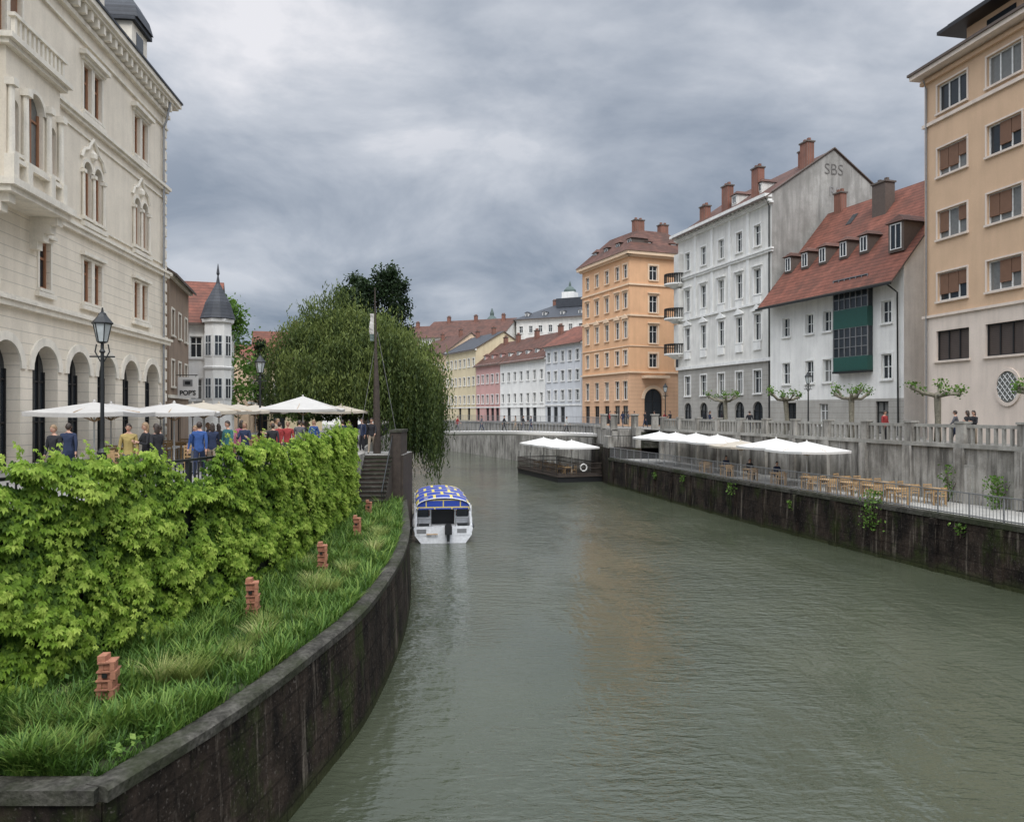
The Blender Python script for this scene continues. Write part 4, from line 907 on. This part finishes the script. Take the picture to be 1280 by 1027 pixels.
for i in range(420):
    sx=random.uniform(-8.2,-4.9); sy=by+random.uniform(-4.0,3); sz=random.uniform(1.,4.4)-(sx+7)*.8; ln=random.uniform(3,5.5); n=int(ln/.15); br=random.gauss(0,.15)
    ll=-6.2+1.5*mn.noise(Vector((sx*1.5,sy*.8,0)))+(2 if sx<-7 else 0)
    for j in range(n):
        z=sz-ln*j/n
        if z<ll+random.random(): break
        lp.append((sx+random.gauss(0,.05),sy,z)); ls.append(random.uniform(.2,.32)); lt.append(.38+br+random.gauss(0,.12))
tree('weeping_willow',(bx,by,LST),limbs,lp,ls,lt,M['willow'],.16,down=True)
def blobtree(name,base,H,prof,n,mat,clumps=40,ls0=.3,crownz=.2,csig=.55,trunk=.25):
    x,y,z=base; lp=[];ls=[];lt=[]; limbs=[([(x,y,z-.2),(x+.05,y,z+H*.3),(x-.05,y,z+H*.85)],[trunk,trunk*.75,trunk*.15])]
    for c in range(clumps):
        t=random.random(); r=prof(t)*math.sqrt(random.uniform(.25,1)); a=random.random()*6.283
        cx_,cy_,cz=x+r*math.cos(a),y+r*math.sin(a),z+H*(crownz+(1-crownz)*t)
        if c%4==0: limbs.append(([(x,y,z+H*(crownz+(1-crownz)*t*.7)),(cx_,cy_,cz)],[trunk*.3,.03]))
        br=random.gauss(0,.15)
        for k in range(n//clumps):
            g=[random.gauss(0,csig) for _ in range(3)]; lp.append((cx_+g[0],cy_+g[1],cz+g[2]*.8)); ls.append(random.uniform(.7,1.3)*ls0); lt.append(.4+br+.25*g[2]/csig*.6+random.gauss(0,.1))
    return tree(name,base,limbs,lp,ls,lt,mat)
for x,y,h in ((-17.6,80,15.0),(-16.3,79,15.9),(-15.1,78,15.3),(-13.9,79,16.6),(-12.8,80,17.0),(-12.0,82,16.0)):
    blobtree('poplar_tree',(x,y,LST),h,lambda t:1.2*(1-t**4),5200,M['treedark'],70,.36,csig=.42)
blobtree('lime_tree',(-24.8,66,LST),11.5,lambda t:2.6*math.sin(math.pi*min(1,.15+t*.85)),5200,M['treelight'],60,.34)
blobtree('conifer_tree',(-25.8,78,LST),9.5,lambda t:1.5*(1-t)+.1,3000,M['treedark'],50,.3,.1,.3)
blobtree('lime_tree',(-19.5,72,LST),9.0,lambda t:2.6*math.sin(math.pi*min(1,.15+t*.85)),4200,M['treelight'],50,.34)
blobtree('lime_tree',(-17,98,LST),9,lambda t:3.2*math.sin(math.pi*min(1,.15+t*.85)),4000,M['treedark'],50,.4)
def plane(x,y):
    z=RST; lp=[];ls=[];lt=[]; H=2.55; lean=random.uniform(-.12,.12); limbs=[([(x,y,z-.1),(x+lean,y,z+1.2),(x,y,z+H),(x,y,z+H+.15)],[.19,.15,.18,.09])]
    n=6
    for i in range(n):
        a=i*6.283/n+random.uniform(-.4,.4); l=random.uniform(.7,1.4); up=random.uniform(.05,.5)
        m=(x+math.cos(a)*l*.55,y+math.sin(a)*l*.55,z+H+random.uniform(-.08,.12)); e=(x+math.cos(a)*l,y+math.sin(a)*l,z+H+up)
        limbs.append(([(x,y,z+H-.05),m,e,(e[0],e[1],e[2]+.1)],[.11,.085,.11,.04]))
        for q,sg,nn in ((e,.16,50),):
            for k in range(nn): g=[random.gauss(0,sg) for _ in range(3)]; lp.append((q[0]+g[0],q[1]+g[1],q[2]+.15+g[2]*.9)); ls.append(random.uniform(.10,.2)); lt.append(.45+random.gauss(0,.2)+g[2])
    tree('pollarded_plane_tree',(x,y,z),limbs,lp,ls,lt,M['treelight'],.35,'barkp')
for y,o in ((34,1.6),(39.5,1.1),(46.3,1.3),(53,1.3),(61.5,1.5)): plane(rx(y)+o,y)
def shrub(name,x,y,z,r,h,n,mat):
    lp=[(x+random.gauss(0,r*.45),y+random.gauss(0,r*.45),z+random.random()**.8*h) for _ in range(n)]
    tree(name,(x,y,z),[([(x,y,z-.1),(x+random.uniform(-.1,.1),y,z+h*.7)],[.03,.01]) ]+[([(x,y,z),(x+random.gauss(0,r*.4),y+random.gauss(0,r*.4),z+h*.8)],[.02,.008]) for _ in range(4)],lp,[random.uniform(.10,.2) for _ in lp],[.45+random.gauss(0,.2) for _ in lp],mat)
shrub('quay_shrub',ex(35.8)-.15,35.8,-5.6,.55,1.9,420,M['treelight'])
shrub('quay_shrub',rx(34.2)-.5,34.2,QUAY,.5,1.5,300,M['treelight']); shrub('quay_shrub',rx(37)-.4,37,QUAY,.35,1.8,160,M['treelight']); shrub('quay_shrub',ex(48)-.1,48,-5.3,.4,.8,150,M['treelight'])
for y in (26.5,31,42,55,60): shrub('quay_shrub',ex(y)-.12,y,-5.0-random.random()*.6,.25,.5,70,M['grass'])

# ---------------------------------------------------------------- people
def person_mesh(stride=.0,armf=(.1,.1),bend=(0,0),longhair=False,female=False,sit=False):
    sw=.155 if female else .175
    v=[];r=[];e=[]
    def add(p,rad,par=None):
        v.append(p); r.append(rad if isinstance(rad,tuple) else (rad,rad))
        if par is not None: e.append((par,len(v)-1))
        return len(v)-1
    hz=.93 if not sit else .55
    o=hz-.93
    pel=add((0,0,hz),(.155,.11)); bel=add((0,.0,1.10+o),(.135,.10),pel); ch=add((0,.01,1.28+o),(.16,.115),bel); uc=add((0,0,1.40+o),(.13,.09),ch); nk=add((0,.0,1.48+o),.058,uc); add((0,.015,1.56+o),.055,nk)
    hands=[]
    for i,s_ in enumerate((-1,1)):
        sh=add((s_*sw,0,1.405+o),.068,uc); a=armf[i]; bd=bend[i]
        el=(s_*(sw+.055),math.sin(a)*.28,1.405+o-.28*math.cos(a)); wr=(el[0]-s_*.03*bd,el[1]+.25*math.sin(a+bd+.1),el[2]-.25*math.cos(a+bd+.1)); 
        E=add(el,.047,sh); Wd=add(wr,.031,E); d=(Vector(wr)-Vector(el)).normalized(); h=Vector(wr)+d*.085; add(tuple(h),(.038,.022),Wd); hands.append((Vector(wr)+d*.08,d,s_))
        st_=stride*s_
        hp=add((s_*.085,0,hz-.06),.098,pel)
        if sit: kn=add((s_*.11,.42,hz-.04),.07,hp); an=add((s_*.11,.44,.09),.045,kn); add((s_*.11,.58,.045),.042,an)
        else:
            kn=add((s_*.095,st_*.5+.03,.48),.064,hp); an=add((s_*.095,st_-.0,.10+(.06 if st_<-.1 else 0)),.045,kn); add((s_*.10,st_+.14,.045),(.045,.035),an)
    me=bpy.data.meshes.new('skel'); me.from_pydata(v,e,[]); ob=bpy.data.objects.new('skel',me); COL.objects.link(ob)
    md=ob.modifiers.new('s','SKIN'); md.use_smooth_shade=True
    for i,q in enumerate(r): me.skin_vertices[0].data[i].radius=q
    me.skin_vertices[0].data[0].use_root=True
    sb=ob.modifiers.new('d','SUBSURF'); sb.levels=1
    dg=bpy.context.evaluated_depsgraph_get(); dg.update(); m2=bpy.data.meshes.new_from_object(ob.evaluated_get(dg)); bpy.data.objects.remove(ob)
    b=B('person'); V=[tuple(q.co) for q in m2.vertices]
    for p in m2.polygons:
        c=p.center; z=c.z
        k='skin'
        if z<.09: k='shoe'
        elif (Vector(c)-hands[0][0]).length<.10 or (Vector(c)-hands[1][0]).length<.10: k='skin'
        elif z<hz-.06+(0) and (abs(c.x)<.19 or sit): k='pants'
        elif z>1.475+o and abs(c.x)<.1: k='skin'
        else: k='top'
        b.face(k,[V[i] for i in p.vertices])
    for k in ('top','pants'): b.p(k)
    for h,d,s_ in hands:
        side=Vector((0,1,0)); side=(side-d*side.dot(d)).normalized(); inn=Vector((-s_,0,0))
        for j,l in enumerate((.062,.072,.068,.052)):
            q=h+side*((j-1.5)*-.019)+d*.02; m_=q+d*l*.55; t=m_+(d*.85+inn*.5).normalized()*l*.45; b.tube('skin',[q,m_,t],[.0095,.009,.007],5)
        q=h+side*.03-d*.035; b.tube('skin',[q,q+side*.03+d*.025+inn*.01,q+side*.035+d*.06+inn*.02],[.012,.011,.008],5)
    hc=Vector((0,.02,1.645+o))
    def hp(th,ph,g=1): 
        x,y,z=math.sin(ph)*math.cos(th),math.sin(ph)*math.sin(th),math.cos(ph)
        jaw=1-.28*max(0,-z)**1.2; return hc+Vector((x*.076*jaw*g,y*.094*g*(jaw if y<0 else 1-.1*max(0,-z)),z*.118*g))
    n=14
    b.ring('skin',[[hp(2*math.pi*j/n,math.pi*(i+.05)/8.1) for j in range(n)] for i in range(9)])
    b.tube('skin',[hc+Vector((0,.088,.012)),hc+Vector((0,.108,-.022)),hc+Vector((0,.09,-.032))],[.008,.014,.008],6)
    for s_ in (-1,1):
        b.cb('hair',hc+Vector((s_*.03,.088,.008)),(.02,.01,.009)); b.cb('hair',hc+Vector((s_*.03,.089,.03)),(.03,.01,.006)); b.tube('skin',[hc+Vector((s_*.076,0,.02)),hc+Vector((s_*.086,-.008,.005)),hc+Vector((s_*.074,0,-.025))],[.008,.014,.007],5)
    b.cb('lips',hc+Vector((0,.086,-.058)),(.04,.01,.01))
    rows=[]
    for i in range(6):
        row=[]
        for j in range(n):
            th=2*math.pi*j/n; back=(1-math.sin(th))/2; mx=.32+.36*back; row.append(hp(th,math.pi*(.02+mx*i/5),1.11))
        rows.append(row)
    b.ring('hair',rows,True)
    if longhair: b.ring('hair',[[hc+Vector((.085*w*math.cos(a),-.045+.05*w*math.sin(a),z)) for a in [2*math.pi*j/10 for j in range(10)]] for w,z in ((.6,.08),(1,.0),(1.05,-.12),(.7,-.22))])
    keys=['top','pants','skin','hair','shoe','lips']; b.parts={k:b.parts.get(k,([],[])) for k in keys}
    b.mats={'top':M['canvas'],'pants':M['black'],'lips':M['red']}
    m3=b.mesh(); m3.polygons.foreach_set('use_smooth',[True]*len(m3.polygons)); return m3
PM=[person_mesh(.0,(.1,.05),(.1,.2)),person_mesh(.24,(.4,-.35),(.3,.1)),person_mesh(-.22,(-.3,.4),(.2,1.2),True,True),person_mesh(.05,(.2,.5),(1.6,1.3),True,True),person_mesh(0,(.3,.3),(1.0,1.1),False,False,True)]
cols={'navy':(.015,.025,.06),'blue':(.025,.07,.22),'red':(.28,.03,.03),'black':(.015,.015,.018),'teal':(.03,.12,.13),'pink':(.32,.09,.14),'grey':(.10,.10,.11),'white':(.5,.5,.47),'yellow':(.32,.24,.08),'green':(.05,.09,.05),'beige':(.27,.22,.16)}
CMT={k:plain('cloth_'+k,v,.85) for k,v in cols.items()}
def person(x,y,z,rot,pose,top,pants='black',hair='hair',sc=1):
    o=inst('person',PM[pose],(x,y,z),rot,sc)
    for i,m in ((0,CMT[top]),(1,CMT[pants]),(3,M[hair])): o.material_slots[i].link='OBJECT'; o.material_slots[i].material=m
random.seed(5)
lst=[(-12.6,20.9,'black',0,2.9),(-13.2,22.6,'navy',1,.3),(-10.9,21.6,'yellow',0,3.4),(-10.55,21.9,'black',3,2.4),(-10.2,21.8,'black',2,1),(-9.8,23.8,'blue',1,.2),(-10.5,25.2,'blue',0,3.0),(-10.1,25.6,'navy',2,.4),(-9.8,26.2,'teal',0,2.6),(-9.5,27,'navy',3,3.2),(-9.9,27.8,'pink',2,.1),(-9.1,28.9,'black',1,.2),(-9.0,30.5,'red',0,3.3),(-9.5,31,'red',1,.2),(-9.3,33.2,'grey',1,.3),(-9.0,34.5,'blue',2,3.),(-9.9,36,'black',0,1),(-8.6,38.5,'navy',1,.1),(-10.4,33,'green',3,2),(-7.0,37.9,'black',1,3.1),(-7.7,39,'navy',0,2.8),(-12,30,'grey',3,2),(-11.5,37,'beige',1,.3),(-8.9,41.5,'black',0,.4),(-10.9,26.5,'black',1,1.2),(-11.6,25,'grey',0,2.2),(-11.2,29,'black',2,.6),(-10.8,35,'beige',3,4)]
pk=['black','navy','grey','beige']
for i,(x,y,t,p,r) in enumerate(lst): person(x,y,LST,r,p,t,pk[i%4],'hair' if i%3 else 'hair2',random.uniform(.93,1.02))
for i,(t_,t) in enumerate(((.18,'white'),(.36,'navy'),(.40,'black'),(.44,'beige'),(.5,'black'),(.62,'grey'),(.75,'red'))):
    p=p0.lerp(p1,t_); person(p.x,p.y+random.uniform(-.6,.6),-2.45+.24*math.sin(math.pi*t_),1.3 if i%2 else -1.8,1+i%2,t,pk[i%4])
for i,(x,y) in enumerate(((10.6,82),(11.2,82.5),(11.9,81.6),(12.6,82.4),(13.2,82),(14.2,81),(15.3,76),(15.9,76.4),(14.9,79.4),(rx(38)+.8,38),(rx(37.4)+.9,37.4),(rx(36.8)+.7,36.8),(rx(43)+.9,43),(rx(57)+1,57),(rx(63)+1,63))):
    person(x,y,RST,random.uniform(0,6),i%4,['red','black','navy','grey','black','black'][i%6],pk[i%4])
for y in (45.5,48.5,51.5): person(ex(y)+1.3+.12-.0,y+.62,QUAY,math.pi+.2,4,random.choice(('black','navy','white')))

# ---------------------------------------------------------------- world
w=bpy.data.worlds.new('World'); scene.world=w; w.use_nodes=True; t=w.node_tree; bg=t.nodes['Background']; out=t.nodes['World Output']
sunv=Vector((.02,-.66,.80)).normalized(); el=math.asin(sunv.z); az=math.atan2(sunv.x,sunv.y)
sky=t.nodes.new('ShaderNodeTexSky'); sky.sky_type='NISHITA'; sky.sun_disc=False; sky.sun_elevation=el; sky.sun_rotation=az
t.links.new(sky.outputs[0],bg.inputs[0]); bg.inputs[1].default_value=.08
tc=t.nodes.new('ShaderNodeTexCoord'); sp=t.nodes.new('ShaderNodeSeparateXYZ'); t.links.new(tc.outputs['Generated'],sp.inputs[0])
zc=math_(t,'ADD',math_(t,'MAXIMUM',sp.outputs[2],0),.30)
cb=t.nodes.new('ShaderNodeCombineXYZ'); t.links.new(math_(t,'DIVIDE',sp.outputs[0],zc),cb.inputs[0]); t.links.new(math_(t,'DIVIDE',sp.outputs[1],zc),cb.inputs[1]); cb.inputs[2].default_value=3.1
def wn(scale,det,dist,rough=.55):
    n=t.nodes.new('ShaderNodeTexNoise'); n.inputs['Scale'].default_value=scale; n.inputs['Detail'].default_value=det; n.inputs['Distortion'].default_value=dist; n.inputs['Roughness'].default_value=rough
    t.links.new(cb.outputs[0],n.inputs['Vector']); return n.outputs['Fac']
n1=wn(2.1,9,.35,.55); n2=wn(.8,3,.2)
elev=mrange(t,sp.outputs[2],0.10,.42,0,1)
v=math_(t,'ADD',math_(t,'MULTIPLY',mrange(t,n1,.38,.64,0,1),.48),math_(t,'MULTIPLY',mrange(t,n2,.38,.62,0,1),.26))
v=math_(t,'ADD',v,math_(t,'MULTIPLY',elev,.36))
r=t.nodes.new('ShaderNodeValToRGB'); e=r.color_ramp.elements; e[0].position=.10; e[0].color=(.20,.25,.33,1); e[1].position=1.0; e[1].color=(.88,.88,.92,1); x=e.new(.52); x.color=(.43,.475,.55,1); x=e.new(.75); x.color=(.60,.635,.70,1)
t.links.new(v,r.inputs[0])
hz=mrange(t,sp.outputs[2],-.02,.10,1,0)
c=mix(t,math_(t,'MULTIPLY',hz,.5),r.outputs[0],(.32,.37,.44))
boost=mrange(t,sp.outputs[2],.48,.8,1,4.0)  # added brightening of the sky above the frame, lights the facades
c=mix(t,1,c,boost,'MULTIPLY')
bk=mrange(t,sp.outputs[1],-.1,-.6,1,1.8); c=mix(t,1,c,bk,'MULTIPLY')  # sky behind the camera brightened as added fill
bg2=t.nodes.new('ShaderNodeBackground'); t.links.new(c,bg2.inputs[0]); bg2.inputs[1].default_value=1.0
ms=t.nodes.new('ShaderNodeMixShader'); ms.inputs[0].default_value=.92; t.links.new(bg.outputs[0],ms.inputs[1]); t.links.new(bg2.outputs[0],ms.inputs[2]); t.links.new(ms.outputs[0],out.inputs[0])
l=bpy.data.lights.new('sun','SUN'); l.energy=1.4; l.angle=math.radians(25); l.color=(1,.96,.9); lo=bpy.data.objects.new('sun',l); COL.objects.link(lo); lo.rotation_euler=sunv.to_track_quat('Z','Y').to_euler()
scene.view_settings.view_transform='Standard'; scene.view_settings.look='None'; scene.view_settings.exposure=0
cam=bpy.data.cameras.new('camera'); cam.lens=26.7; cam.sensor_width=36; cam.clip_end=4000; co=bpy.data.objects.new('camera',cam); COL.objects.link(co); co.location=(0,0,0); co.rotation_euler=(math.radians(90.05),0,0); scene.camera=co
print('polys',sum(len(m.polygons) for m in bpy.data.meshes))
